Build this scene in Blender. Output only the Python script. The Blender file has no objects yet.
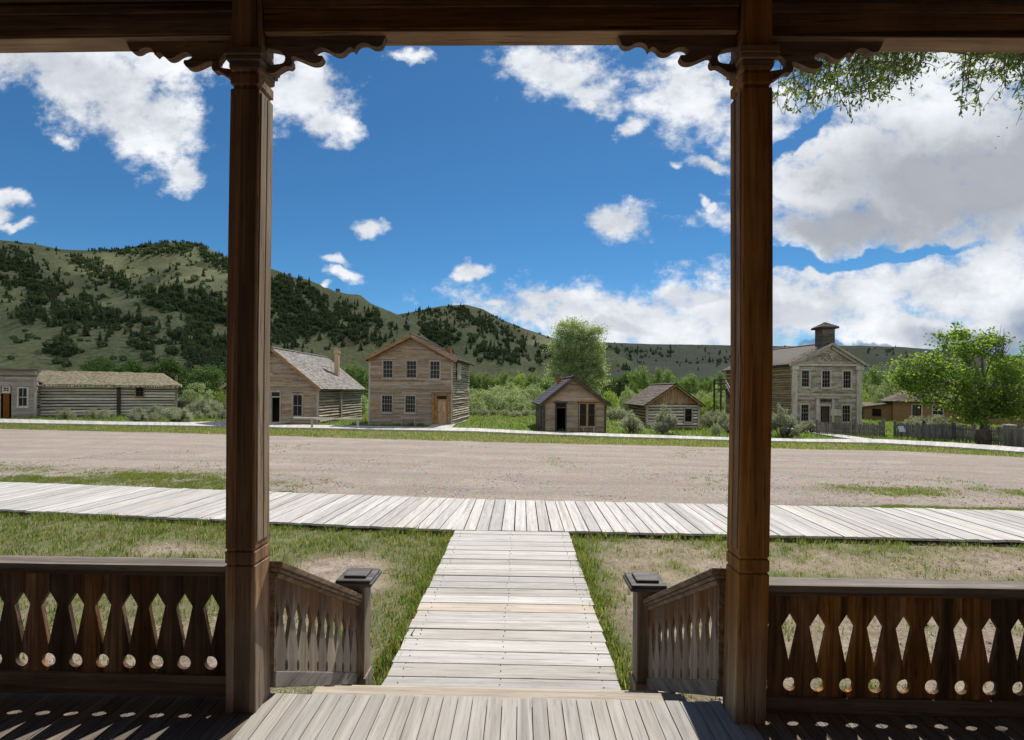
import bpy, math, random
import numpy as np
from mathutils import noise, Vector, Matrix
random.seed(7); RNG = np.random.default_rng(7)
PI = math.pi
scene = bpy.context.scene
COL = scene.collection

# ------------------------------------------------------------------ camera
FPX = 485.0; CAM = (0.0, 0.0, 2.32); YAW = math.radians(1.05); ROLL = 0.009; CX, CY = 512.0, 391.0
_c, _s = math.cos(YAW), math.sin(YAW); _cr, _sr = math.cos(ROLL), math.sin(ROLL)
FW = (-_s, _c, 0.0); RT = (_cr*_c, _cr*_s, _sr); UP = (-_sr*_c, -_sr*_s, _cr)
def ray(px, py):
    a = (px-CX)/FPX; b = -(py-CY)/FPX
    return tuple(FW[i] + a*RT[i] + b*UP[i] for i in range(3))
def sstep(a, b, x):
    t = min(1.0, max(0.0, (x-a)/(b-a))); return t*t*(3-2*t)
def ground(x, y):
    z = -sstep(10, 34, y)*(0.25 + 0.27*sstep(0, 24, x)) - 0.35*sstep(45, 110, y)
    return z
def at(px, dist):
    """ground point seen in the direction px, dist metres ahead"""
    d = ray(px, CY); x, y = d[0]*dist, d[1]*dist
    return x, y, ground(x, y)
def on_z(px, py, z):
    d = ray(px, py); t = (z-CAM[2])/d[2]; return d[0]*t, d[1]*t
def on_y(px, py, y):
    d = ray(px, py); t = y/d[1]; return d[0]*t, CAM[2]+d[2]*t
def height_at(px, py, dist):
    return CAM[2] + ray(px, py)[2]*dist

cam_d = bpy.data.cameras.new('camera'); cam = bpy.data.objects.new('camera', cam_d); COL.objects.link(cam)
cam_d.sensor_width = 36; cam_d.lens = FPX*36/1024; cam_d.shift_y = (CY-370)/1024
cam_d.clip_start = 0.05; cam_d.clip_end = 20000
cam.matrix_world = Matrix.Translation(CAM) @ Matrix.Rotation(YAW, 4, 'Z') @ Matrix.Rotation(PI/2, 4, 'X') @ Matrix.Rotation(ROLL, 4, 'Z')
scene.camera = cam

# ------------------------------------------------------------------ mesh helpers
class MB:
    def __init__(self): self.v = []; self.f = []; self.m = []
    def add(self, vs, fs, mi=0):
        o = len(self.v); self.v += [tuple(p) for p in vs]
        self.f += [tuple(i+o for i in f) for f in fs]; self.m += [mi]*len(fs)
    def hexa(self, p, mi=0):
        self.add(p, [(0,3,2,1),(4,5,6,7),(0,1,5,4),(1,2,6,5),(2,3,7,6),(3,0,4,7)], mi)
    def box(self, x0, x1, y0, y1, z0, z1, mi=0):
        self.hexa([(x0,y0,z0),(x1,y0,z0),(x1,y1,z0),(x0,y1,z0),(x0,y0,z1),(x1,y0,z1),(x1,y1,z1),(x0,y1,z1)], mi)
    def bar(self, p0, p1, w, h, mi=0, up=(0,0,1)):
        a, b = Vector(p0), Vector(p1); d = (b-a).normalized(); u = Vector(up)
        if abs(d.dot(u)) > .98: u = Vector((0,1,0))
        s = d.cross(u).normalized()*(w/2); t = s.cross(d).normalized()*(h/2)
        self.hexa([a-s-t, a+s-t, b+s-t, b-s-t, a-s+t, a+s+t, b+s+t, b-s+t], mi)
    def prism(self, poly, o, ux, uy, th, mi=0):
        o, ux, uy, th = Vector(o), Vector(ux), Vector(uy), Vector(th); n = len(poly)
        A = [o + ux*p[0] + uy*p[1] for p in poly]; B = [p+th for p in A]
        self.add(A+B, [tuple(range(n-1,-1,-1)), tuple(range(n,2*n))] + [(i,(i+1)%n,n+(i+1)%n,n+i) for i in range(n)], mi)
    def tube(self, pts, rad, n=8, mi=0, cap=True):
        P = [Vector(p) for p in pts]; vs = []; k = len(P)
        for i, p in enumerate(P):
            d = (P[min(i+1,k-1)]-P[max(i-1,0)]).normalized()
            u = Vector((0,0,1)) if abs(d.z) < .9 else Vector((1,0,0))
            s = d.cross(u).normalized(); t = s.cross(d)
            for j in range(n):
                a = 2*PI*j/n; vs.append(p + (s*math.cos(a)+t*math.sin(a))*rad[i])
        fs = [(i*n+j, i*n+(j+1)%n, (i+1)*n+(j+1)%n, (i+1)*n+j) for i in range(k-1) for j in range(n)]
        if cap: fs += [tuple(range(n-1,-1,-1)), tuple(range((k-1)*n, k*n))]
        self.add(vs, fs, mi)
    def lathe(self, prof, n=16, mi=0):
        vs = [(r*math.cos(2*PI*j/n), r*math.sin(2*PI*j/n), z) for r, z in prof for j in range(n)]; k = len(prof)
        fs = [(i*n+j, i*n+(j+1)%n, (i+1)*n+(j+1)%n, (i+1)*n+j) for i in range(k-1) for j in range(n)]
        fs += [tuple(range(n-1,-1,-1)), tuple(range((k-1)*n, k*n))]
        self.add(vs, fs, mi)

def link(name, me, mats, parent=None):
    o = bpy.data.objects.new(name, me); COL.objects.link(o)
    for m in (mats if isinstance(mats, (list, tuple)) else [mats]): me.materials.append(m)
    if parent is not None: o.parent = parent
    return o
def obj(name, mb, mats, parent=None, bevel=0, smooth=False):
    me = bpy.data.meshes.new(name); me.from_pydata(mb.v, [], mb.f); me.update()
    me.polygons.foreach_set('material_index', mb.m)
    if smooth: me.polygons.foreach_set('use_smooth', [True]*len(mb.f))
    o = link(name, me, mats, parent)
    if bevel:
        b = o.modifiers.new('bevel', 'BEVEL'); b.width = bevel; b.segments = 2; b.limit_method = 'ANGLE'; b.angle_limit = math.radians(40)
    return o
def np_mesh(name, V, F):
    """mesh from numpy: V (n,3), F (m,k)"""
    V = np.asarray(V, dtype=np.float32); F = np.asarray(F, dtype=np.int32); m, k = F.shape
    me = bpy.data.meshes.new(name)
    me.vertices.add(len(V)); me.vertices.foreach_set('co', V.ravel())
    me.loops.add(m*k); me.loops.foreach_set('vertex_index', F.ravel())
    me.polygons.add(m); me.polygons.foreach_set('loop_start', np.arange(m, dtype=np.int32)*k)
    me.update(calc_edges=True); return me
def thing(name, label, cat, loc=(0,0,0), rotz=0, group=None):
    o = bpy.data.objects.new(name, None); COL.objects.link(o); o.empty_display_size = .2
    o.location = loc; o.rotation_euler = (0, 0, rotz)
    o['label'] = label; o['category'] = cat
    if group: o['group'] = group
    return o
def tag(o, label, cat, group=None):
    o['label'] = label; o['category'] = cat
    if group: o['group'] = group
    return o
def kind(o, k): o['kind'] = k; return o
def dup(root, loc, rotz=0, scale=None, label=None, group=None):
    r = root.copy(); COL.objects.link(r); r.location = loc; r.rotation_euler = (0,0,rotz)
    if scale is not None: r.scale = scale
    if label: r['label'] = label
    if group: r['group'] = group
    for ch in list(root.children):
        c = ch.copy(); COL.objects.link(c); c.parent = r
        for g in ch.children:
            d = g.copy(); COL.objects.link(d); d.parent = c
    return r

# ------------------------------------------------------------------ node helpers
class NT:
    def __init__(self, tree): self.t = tree; tree.nodes.clear()
    def n(self, typ, ins=None, **props):
        nd = self.t.nodes.new(typ)
        for k, v in props.items(): setattr(nd, k, v)
        for k, v in (ins or {}).items(): self.set(nd.inputs[k], v)
        return nd
    def set(self, sock, v):
        if isinstance(v, bpy.types.NodeSocket): self.t.links.new(v, sock)
        elif isinstance(v, bpy.types.Node): self.t.links.new(v.outputs[0], sock)
        else:
            if sock.type == 'RGBA' and hasattr(v, '__len__') and len(v) == 3: v = (*v, 1)
            sock.default_value = v
    def math(self, op, a, b=0.0, c=0.0, clamp=False):
        nd = self.n('ShaderNodeMath', {0: a, 1: b, 2: c}, operation=op); nd.use_clamp = clamp; return nd.outputs[0]
    def vmath(self, op, a, b=(0,0,0)):
        nd = self.n('ShaderNodeVectorMath', {0: a, 1: b}, operation=op)
        return nd.outputs['Value'] if op in ('LENGTH', 'DOT_PRODUCT', 'DISTANCE') else nd.outputs[0]
    def mix(self, f, a, b, mode='MIX'):
        nd = self.n('ShaderNodeMix', data_type='RGBA', blend_type=mode)
        self.set(nd.inputs[0], f); self.set(nd.inputs[6], a); self.set(nd.inputs[7], b); return nd.outputs[2]
    def ramp(self, f, stops):
        nd = self.n('ShaderNodeValToRGB', {0: f}); e = nd.color_ramp.elements
        while len(e) < len(stops): e.new(0.5)
        for el, (p, col) in zip(e, stops):
            el.position = p; el.color = (*col, 1) if len(col) == 3 else col
        return nd.outputs[0]
    def smooth(self, x, a, b):
        nd = self.n('ShaderNodeMapRange', {0: x, 1: a, 2: b, 3: 0.0, 4: 1.0}, interpolation_type='SMOOTHSTEP'); return nd.outputs[0]
    def noise(self, vec, scale, detail=4, rough=.55, dist=0, col=False):
        nd = self.n('ShaderNodeTexNoise', {'Vector': vec, 'Scale': scale, 'Detail': detail, 'Roughness': rough, 'Distortion': dist})
        return nd.outputs['Color' if col else 'Fac']
    def scale(self, vec, s, loc=(0,0,0)):
        return self.n('ShaderNodeMapping', {'Vector': vec, 'Scale': s, 'Location': loc}).outputs[0]
    def bsdf(self, col, rough=.8, spec=.3, bump=None, bdist=.01, bstr=.6, **kw):
        ins = {'Base Color': col, 'Roughness': rough, 'Specular IOR Level': spec}; ins.update(kw)
        nd = self.n('ShaderNodeBsdfPrincipled', ins)
        if bump is not None:
            b = self.n('ShaderNodeBump', {'Height': bump, 'Distance': bdist, 'Strength': bstr}); self.t.links.new(b.outputs[0], nd.inputs['Normal'])
        return nd.outputs[0]
    def out(self, s): self.n('ShaderNodeOutputMaterial', {'Surface': s})
def new_mat(name):
    m = bpy.data.materials.new(name); m.use_nodes = True; return m, NT(m.node_tree)
def sh(r, g, b):
    f = lambda c: (c/255/12.92) if c/255 <= .04045 else ((c/255+.055)/1.055)**2.4
    return (f(r), f(g), f(b))
def times(c, k): return tuple(x*k for x in c)

def wood(name, dark, mid, light, axis='Z', freq=28, stretch=.05, var=.3, rough=.8, bump=.004, stain=.45, second=None, crack=.8, checks=0):
    """weathered board: grain along axis, shade varies board by board; second = (colours, z0, z1) another tone above/below"""
    m, t = new_mat(name)
    tc = t.n('ShaderNodeTexCoord').outputs['Object']
    isl = t.n('ShaderNodeNewGeometry').outputs['Random Per Island']
    ob = t.n('ShaderNodeObjectInfo').outputs['Random']
    rnd = t.math('FRACT', t.math('ADD', isl, ob))
    off = t.n('ShaderNodeCombineXYZ', {0: t.math('MULTIPLY', rnd, 37.0), 1: t.math('MULTIPLY', rnd, 91.0), 2: t.math('MULTIPLY', rnd, 53.0)})
    p = t.vmath('ADD', tc, off.outputs[0])
    s = [freq]*3; s['XYZ'.index(axis)] = freq*stretch
    g = t.scale(p, tuple(s))
    n1 = t.noise(g, 1.0, 6, .65, .6)
    n2 = t.noise(t.scale(p, tuple(x*3.3 for x in s)), 1.0, 3, .6)
    n3 = t.noise(p, 2.2, 4, .6)
    col = t.ramp(n1, [(.28, dark), (.5, mid), (.72, light)])
    if second:
        c2, za, zb = second
        col2 = t.ramp(n1, [(.28, c2[0]), (.5, c2[1]), (.72, c2[2])])
        z = t.n('ShaderNodeSeparateXYZ', {0: tc}).outputs[2]
        zz = t.math('ADD', z, t.math('MULTIPLY', t.math('SUBTRACT', t.noise(g, .6, 3), .5), abs(zb-za)*1.6))
        col = t.mix(t.smooth(zz, za, zb), col, col2)
    cr = t.smooth(n2, .30, .42)
    col = t.mix(t.math('MULTIPLY', t.math('SUBTRACT', 1.0, cr), crack), col, times(dark, .35))
    st = t.smooth(n3, .35, .7)
    col = t.mix(t.math('MULTIPLY', st, stain), col, times(dark, 1.0))
    if checks:                                    # long drying cracks
        sc_ = [freq*.42]*3; sc_['XYZ'.index(axis)] = freq*.006
        ck = t.smooth(t.noise(t.scale(p, tuple(sc_), (5,2,8)), 1.0, 2, .5, .3), .60, .64)
        col = t.mix(t.math('MULTIPLY', ck, checks), col, times(dark, .25))
    hv = t.n('ShaderNodeHueSaturation', {'Color': col, 'Value': t.math('ADD', 1.0-var, t.math('MULTIPLY', rnd, 2*var)),
             'Saturation': t.math('ADD', .8, t.math('MULTIPLY', t.math('FRACT', t.math('MULTIPLY', rnd, 7.3)), .4))})
    h = t.math('ADD', t.math('MULTIPLY', n1, .6), t.math('MULTIPLY', cr, .4))
    t.out(t.bsdf(hv.outputs[0], rough, .25, h, bump, .8)); return m
def plain(name, col, rough=.6, spec=.4, nscale=20, amt=.2):
    m, t = new_mat(name); tc = t.n('ShaderNodeTexCoord').outputs['Object']
    n = t.noise(tc, nscale, 4)
    c = t.mix(n, times(col, 1-amt), times(col, 1+amt)); t.out(t.bsdf(c, rough, spec)); return m
def foliage(name, c1, c2, trans=.5, rough=.55, dry=None, dryamt=.0, tcol=2.1, tb=.55):
    m, t = new_mat(name)
    isl = t.n('ShaderNodeNewGeometry').outputs['Random Per Island']
    tc = t.n('ShaderNodeTexCoord').outputs['Object']
    n = t.noise(tc, .7, 3)
    f = t.math('ADD', t.math('MULTIPLY', isl, .6), t.math('MULTIPLY', t.smooth(n, .3, .7), .4))
    col = t.mix(f, c1, c2)
    if dry: col = t.mix(t.smooth(t.math('FRACT', t.math('MULTIPLY', isl, 13.7)), 1-dryamt, 1-dryamt+.02), col, dry)
    hv = t.n('ShaderNodeHueSaturation', {'Color': col, 'Value': t.math('ADD', .85, t.math('MULTIPLY', t.n('ShaderNodeObjectInfo').outputs['Random'], .3))}).outputs[0]
    d = t.bsdf(hv, rough, .25)
    tr = t.n('ShaderNodeBsdfTranslucent', {'Color': t.mix(1.0, hv, (tcol, tcol*1.05, tcol*tb), 'MULTIPLY')})
    t.out(t.n('ShaderNodeMixShader', {0: trans, 1: d, 2: tr.outputs[0]}).outputs[0]); return m

# ------------------------------------------------------------------ sun, sky
SUN_EL, SUN_AZ = math.radians(53), math.radians(18)
sd = Vector((math.sin(SUN_AZ)*math.cos(SUN_EL), math.cos(SUN_AZ)*math.cos(SUN_EL), math.sin(SUN_EL)))
sl = bpy.data.lights.new('sun', 'SUN'); sl.energy = 4.8; sl.angle = math.radians(.53); sl.color = (1, .955, .88)
so = bpy.data.objects.new('sun', sl); COL.objects.link(so); so.rotation_euler = sd.to_track_quat('Z', 'Y').to_euler(); so.location = (20, 40, 60)
world = bpy.data.worlds.new('World'); scene.world = world; world.use_nodes = True
def build_sky():
    t = NT(world.node_tree)
    sky = t.n('ShaderNodeTexSky', sky_type='NISHITA'); sky.sun_disc = False
    sky.sun_elevation = SUN_EL; sky.sun_rotation = SUN_AZ; sky.altitude = 1800; sky.air_density = 1.0; sky.dust_density = .3; sky.ozone_density = 2.5
    hs = t.n('ShaderNodeHueSaturation', {'Color': sky.outputs[0], 'Saturation': 1.12, 'Hue': .5, 'Value': 1.0}).outputs[0]
    hs = t.mix(1.0, hs, (.42,.71,.80), 'MULTIPLY')
    D = t.n('ShaderNodeTexCoord').outputs['Generated']
    sp = t.n('ShaderNodeSeparateXYZ', {0: D})
    dy = t.math('MAXIMUM', t.math('ABSOLUTE', sp.outputs[1]), .03)
    P = t.n('ShaderNodeCombineXYZ', {0: t.math('DIVIDE', sp.outputs[0], dy), 1: t.math('DIVIDE', sp.outputs[2], dy)}).outputs[0]
    w = t.vmath('SUBTRACT', t.noise(P, 7, 5, .55, col=True), (.5,.5,.5))
    Pw = t.vmath('ADD', P, t.n('ShaderNodeVectorMath', {0: w, 'Scale': .13}, operation='SCALE').outputs[0])
    def blobs(lst, soft=.15):
        fld = None
        for px, py, rx, ry, rot, *h in lst:
            d = ray(px, py)
            mp = t.n('ShaderNodeMapping', {'Vector': Pw, 'Location': (d[0]/d[1], d[2]/d[1], 0), 'Rotation': (0,0,-math.radians(rot)), 'Scale': (rx/FPX, ry/FPX, 1)}, vector_type='TEXTURE').outputs[0]
            mp = t.vmath('MULTIPLY', mp, (1,1,0))
            v = t.math('SUBTRACT', 1.0, t.vmath('LENGTH', mp))
            if h: v = t.math('MULTIPLY', v, h[0])
            fld = v if fld is None else t.math('SMOOTH_MAX', fld, v, soft)
        return fld
    body = blobs([(50,52,160,48,10),(110,85,100,58,30),(165,120,48,58,25),(186,168,26,22,20),(150,60,70,40,0),(70,84,90,38,24),(125,118,75,40,36),
        (4,196,30,10,20),(14,223,28,7,-6),(-10,212,26,14,0),(64,141,16,7,15,.6),(300,92,62,46,10),(325,122,40,26,20),(228,62,22,12,20),
        (410,50,26,9,0),(369,222,18,11,30),(341,259,21,9,18),(350,278,25,9,15),(328,288,8,5,0,.7),(468,271,22,12,-8),
        (555,68,68,38,10),(595,92,34,24,0),(690,92,66,48,-10),(638,122,20,14,0),(706,161,28,9,8),(619,215,38,22,-4),(703,205,12,6,30),(711,211,9,6,10),(668,162,6,4,0,.5),
        (497,304,16,7,15),(560,297,64,15,4),(640,326,215,42,5),(532,322,38,12,30),(720,318,120,44,0),(810,302,200,58,-6),(960,285,160,62,-8),(1090,290,120,60,0),(822,268,36,14,-20),
        (935,120,150,105,0),(850,165,90,85,-10),(1010,170,140,90,0),(800,190,70,52,0),(830,225,130,30,0),(1120,100,160,170,0),(950,65,150,40,0),(760,120,50,60,30),
        (1060,245,120,20,0),(930,195,170,80,0),(880,190,110,50,0),(915,325,170,34,0),(1000,310,120,50,0),(1020,200,110,60,0)])
    fb = t.noise(t.scale(P, (1,1.3,1)), 12, 12, .655)
    fb2 = t.noise(t.scale(P, (1,1.5,1), (3,7,0)), 5, 6, .6)
    gap = blobs([(812,126,34,9,-38),(790,150,22,9,-50),(780,258,60,10,-6),(880,252,110,8,-8)])
    a0 = t.math('ADD', body, t.math('MULTIPLY', t.math('SUBTRACT', fb, .515), 2.3))
    a0 = t.math('SUBTRACT', a0, t.math('MULTIPLY', t.math('MAXIMUM', gap, 0.0), 1.3))
    alpha = t.smooth(a0, -.12, .62)
    # unseen broken white cloud added behind the viewer for more fill light
    back = t.math('MULTIPLY', t.smooth(t.math('MULTIPLY', sp.outputs[1], -1.0), -.05, .25), t.smooth(t.noise(D, 3.2, 6, .6), .36, .52))
    alpha = t.math('MAXIMUM', alpha, back)
    grey = blobs([(960,188,170,62,4),(860,222,110,26,0),(1090,150,120,80,0)], .3)
    gsoft = blobs([(55,72,90,26,12),(780,318,90,18,0),(690,300,60,12,0),(600,330,60,8,0)], .3)
    lum = t.ramp(t.math('ADD', t.math('MULTIPLY', fb2, .65), t.math('MULTIPLY', fb, .35)), [(.36, (.56,.6,.66)), (.52, (.87,.89,.93)), (.62, (1.03,1.03,1.04))])
    lum = t.mix(t.math('MULTIPLY', t.smooth(t.math('ADD', grey, t.math('ADD', t.math('MULTIPLY', t.math('SUBTRACT', fb2, .5), 1.5), t.math('MULTIPLY', t.math('SUBTRACT', fb, .5), .8))), -.1, .6), .86), lum, (.37,.395,.44))
    lum = t.mix(t.math('MULTIPLY', t.smooth(t.math('ADD', gsoft, t.math('MULTIPLY', t.math('SUBTRACT', fb2, .5), .9)), 0, .6), .5), lum, (.48,.52,.60))
    cl = t.mix(1.0, lum, (7.9,8.0,8.1), 'MULTIPLY')
    rain = blobs([(975,340,85,22,4),(1060,325,70,36,0),(860,350,100,5,0)], .2)
    ra = t.math('MULTIPLY', t.smooth(t.math('ADD', rain, t.math('MULTIPLY', t.math('SUBTRACT', fb2, .5), .6)), -.05, .6), .75)
    c = t.mix(alpha, hs, cl)
    c = t.mix(ra, c, (1.15,1.75,2.75))
    bg = t.n('ShaderNodeBackground', {0: c, 1: .1})
    t.n('ShaderNodeOutputWorld', {0: bg.outputs[0]})
build_sky()
scene.view_settings.view_transform = 'Standard'; scene.view_settings.look = 'None'; scene.view_settings.gamma = 1; scene.view_settings.exposure = 0.28
scene.render.engine = 'CYCLES'
scene.cycles.use_denoising = True; scene.cycles.max_bounces = 7; scene.cycles.transparent_max_bounces = 4
scene.cycles.caustics_reflective = False; scene.cycles.caustics_refractive = False

# ------------------------------------------------------------------ ground, road, boardwalks
def nz(x, y, s, o=0.0): return noise.noise(Vector((x*s+o, y*s-o, o*.37)))
def fbm(x, y, s, o=0.0): return nz(x,y,s,o)*.55 + nz(x,y,s*2.1,o+9)*.3 + nz(x,y,s*4.7,o+21)*.2
WX0, WX1 = -1.035, .782
def near_edge(x): return 7.77-.105*(x+1.04) if x < -1.04 else (7.77+.03*(x+1.04)/1.82 if x < .78 else 7.80-.022*(x-.78))
def far_edge(x): return 10.02-.105*(x+1.35) if x < -1.35 else (10.02-.03*(x+1.35) if x < .98 else 9.95-.036*(x-.98))
FWALK = [(-60,36.5,4.2),(-40,33.5,3.6),(-27,32.0,2.9),(-20,31.6,3.0),(-11,30.2,3.1),(-3,29.2,2.7),(.5,27.8,2.2),(5,26.8,2.1),(11,26.1,2.0),(15,26.2,2.2),(19.4,26.4,3.2),(21.2,24.6,4.8),(22.1,21.9,7.2),(23.6,17.5,10),(26,12,8)]
def interp(tab, x, k):
    if x <= tab[0][0]: return tab[0][k]
    for a, b in zip(tab, tab[1:]):
        if x <= b[0]: return a[k]+(b[k]-a[k])*(x-a[0])/(b[0]-a[0])
    return tab[-1][k]
ROADF = [(-60,33),(-31,28.2),(-15.7,25.9),(-10.2,24.8),(.4,22.7),(9,22.2),(17,22.1),(20,20.2),(24,15),(28,10.5)]
def road_far(x): return interp(ROADF, x, 1) + .35*fbm(x, 3, .9, 5)
def green_at(x, y):
    """how grassy the ground is, 0 bare dirt .. 1 lawn"""
    n = fbm(x, y, .55, 2); n2 = fbm(x, y, 1.7, 8)
    if y < near_edge(x)+.1:
        if x < WX0:
            g = .58 + .62*n + .55*n2 + .34*sstep(5.6, 7.0, y)
            g -= 1.0*max(0, 1-((x+2.3)/.95)**2-((y-6.1)/1.0)**2)
            g -= .6*max(0, 1-((x+5.3)/1.9)**2-((y-6.9)/.45)**2)
            g -= .55*sstep(5.2, 3.4, y)*sstep(-1.9, -2.4, x)
            g += .55*sstep(.45, .1, WX0-x)*(.55+1.0*n2) + .3*sstep(.9, .1, near_edge(x)-y)
        else:
            g = .25 + .5*n + .6*n2
            g += .55*sstep(.55, .08, x-WX1) + .22*sstep(.7, .1, near_edge(x)-y)
            if y > 6.2: g += .14
        return min(1, max(0, g))
    if y < road_far(x):
        d = y-far_edge(x); g = .55*sstep(.35, .0, d) + .35*n2 - .25
        if x < -3.2: g += 1.0*sstep(-3.5, -7, x)*sstep(4.6, 1.6, d)*(.72+1.2*n)
        if x > 5: g += 1.0*sstep(4.5, 7.5, x)*max(sstep(.7, .3, d), sstep(1.3, .2, abs(d-2.3)))*(.7+1.3*n)
        return min(1, max(0, g))
    fy = interp(FWALK, x, 1)
    if y < fy: return min(1, max(0, .72+.55*n+.3*n2 - .35*sstep(.8, 0, y-road_far(x))))
    return min(1, max(.35, .97 + .25*n - (.5 if 5 < x < 11 and y < 35 and n2 > .0 else 0)))

def ground_material():
    m, t = new_mat('ground_soil')
    P = t.n('ShaderNodeTexCoord').outputs['Object']
    g = t.n('ShaderNodeAttribute', attribute_name='green').outputs['Fac']
    far = t.n('ShaderNodeAttribute', attribute_name='lush').outputs['Fac']
    n1 = t.noise(P, 3.0, 6, .65); n2 = t.noise(P, 30, 6, .78); n3 = t.noise(P, .12, 4, .6)
    dirt = t.ramp(t.math('ADD', t.math('MULTIPLY', n1, .5), t.math('MULTIPLY', n2, .5)), [(.37, (.15,.115,.088)), (.5, (.30,.24,.19)), (.62, (.47,.395,.325))])
    straw = t.ramp(n2, [(.4, (.13,.115,.05)), (.6, (.27,.23,.12))])
    gr = t.ramp(t.math('ADD', t.math('MULTIPLY', n1, .5), t.math('MULTIPLY', n2, .5)), [(.36, (.10,.105,.05)), (.55, (.17,.165,.085)), (.7, (.24,.22,.13))])
    lush = t.ramp(n3, [(.35, (.08,.125,.022)), (.65, (.13,.18,.04))])
    f = t.smooth(t.math('ADD', g, t.math('MULTIPLY', t.math('SUBTRACT', n2, .5), .5)), .25, .75)
    c = t.mix(t.smooth(t.math('ADD', g, t.math('MULTIPLY', t.math('SUBTRACT', n1, .5), .8)), .05, .4), dirt, t.mix(.5, dirt, straw))
    c = t.mix(f, c, gr); c = t.mix(far, c, lush)
    t.out(t.bsdf(c, .95, .1, n2, .03, .7)); return m
def build_ground():
    xs = sorted(set([round(v,3) for v in np.concatenate([np.arange(-14,14.01,.16), np.arange(-60,-14,1.2), np.arange(14,60,1.2), np.arange(-400,-60,20), np.arange(60,401,20), [-4000,-2000,-1000,1000,2000,4000]])]))
    ys = sorted(set([round(v,3) for v in np.concatenate([np.arange(2.6,13,.13), np.arange(13,40,.45), np.arange(40,130,3), np.arange(130,400,20), [-200,-60,-20,-6,0,1.5,600,1000,2000,5000]])]))
    nx, ny = len(xs), len(ys); V = np.zeros((nx*ny, 3), np.float32); G = np.zeros(nx*ny, np.float32); L = np.zeros(nx*ny, np.float32)
    k = 0
    for y in ys:
        for x in xs:
            near = abs(x) < 62 and 1 < y < 60
            V[k] = (x, y, ground(x, y) + (.012*fbm(x, y, 1.2, 4) - .012 if y < 10.5 and abs(x) < 14 else -.012))
            G[k] = green_at(x, y) if near else .9
            fy = interp(FWALK, x, 1); L[k] = sstep(fy+.5, fy+2.2, y)*min(1, max(0, .8+.6*nz(x,y,.3)))
            k += 1
    I = np.arange(nx*ny).reshape(ny, nx)
    F = np.stack([I[:-1,:-1], I[:-1,1:], I[1:,1:], I[1:,:-1]], -1).reshape(-1, 4)
    me = np_mesh('ground', V, F)
    for nm, A in (('green', G), ('lush', L)):
        at_ = me.attributes.new(nm, 'FLOAT', 'POINT'); at_.data.foreach_set('value', A)
    me.polygons.foreach_set('use_smooth', np.ones(len(F), bool))
    return kind(link('ground', me, ground_material()), 'structure')
build_ground()

def road_material():
    m, t = new_mat('road_gravel')
    P = t.n('ShaderNodeTexCoord').outputs['Object']
    n1 = t.noise(t.scale(P, (.10,.9,1)), 1.0, 5, .6); n2 = t.noise(P, 55, 4, .75); n3 = t.noise(P, 9, 5, .7); n4 = t.noise(t.scale(P, (.35,1.4,1)), 1.0, 6, .65); n5 = t.noise(t.scale(P, (.04,.75,1), (3,9,0)), 1.0, 4, .6)
    vo = t.n('ShaderNodeTexVoronoi', {'Vector': P, 'Scale': 26.0}).outputs['Color']
    c = t.ramp(n1, [(.36, (.235,.19,.155)), (.5, (.32,.262,.22)), (.62, (.39,.33,.283))])
    c = t.mix(t.smooth(n4, .48, .62), c, (.255,.228,.205)); c = t.mix(t.math('MULTIPLY', t.smooth(n5, .52, .62), .6), c, (.40,.31,.255))
    c = t.mix(t.smooth(n3, .4, .75), c, (.26,.212,.175))
    sx = t.n('ShaderNodeSeparateXYZ', {0: P}); wob = t.math('MULTIPLY', t.noise(t.scale(P, (.06,.06,1)), 1.0, 3, .5), 5.0)
    yy = t.math('ADD', t.math('ADD', sx.outputs[1], t.math('MULTIPLY', sx.outputs[0], .10)), wob)
    rut = t.smooth(t.math('SINE', t.math('MULTIPLY', yy, 3.4)), .25, .95)
    c = t.mix(t.math('MULTIPLY', rut, t.math('MULTIPLY', t.smooth(n5, .35, .6), .7)), c, (.19,.158,.134))
    blot = t.smooth(t.noise(P, .55, 6, .68), .5, .64); c = t.mix(t.math('MULTIPLY', blot, .6), c, (.44,.385,.335))
    c = t.mix(.55, c, t.ramp(n2, [(.36, (.10,.083,.07)), (.5, (.325,.27,.228)), (.64, (.56,.49,.43))]))
    c = t.mix(.22, c, t.mix(1.0, c, vo, 'OVERLAY'))
    t.out(t.bsdf(c, .95, .12, t.math('ADD', n2, n3), .03, .8)); return m
def build_road():
    xs = np.concatenate([np.arange(-70,-14,1.0), np.arange(-14,14,.3), np.arange(14,30.1,1.0)]); nj = 26
    V = []
    for x in xs:
        a = far_edge(x)+.03+.10*abs(fbm(x, 0, 2.1, 3)); b = max(road_far(x), a+.5)
        for j in range(nj):
            y = a+(b-a)*j/(nj-1); V.append((x, y, ground(x, y)+.012+.012*nz(x, y, .5)))
    I = np.arange(len(xs)*nj).reshape(len(xs), nj)
    F = np.stack([I[:-1,:-1], I[1:,:-1], I[1:,1:], I[:-1,1:]], -1).reshape(-1, 4)
    me = np_mesh('road', V, F); me.polygons.foreach_set('use_smooth', np.ones(len(F), bool))
    kind(link('road', me, road_material()), 'structure')
build_road()

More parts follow.
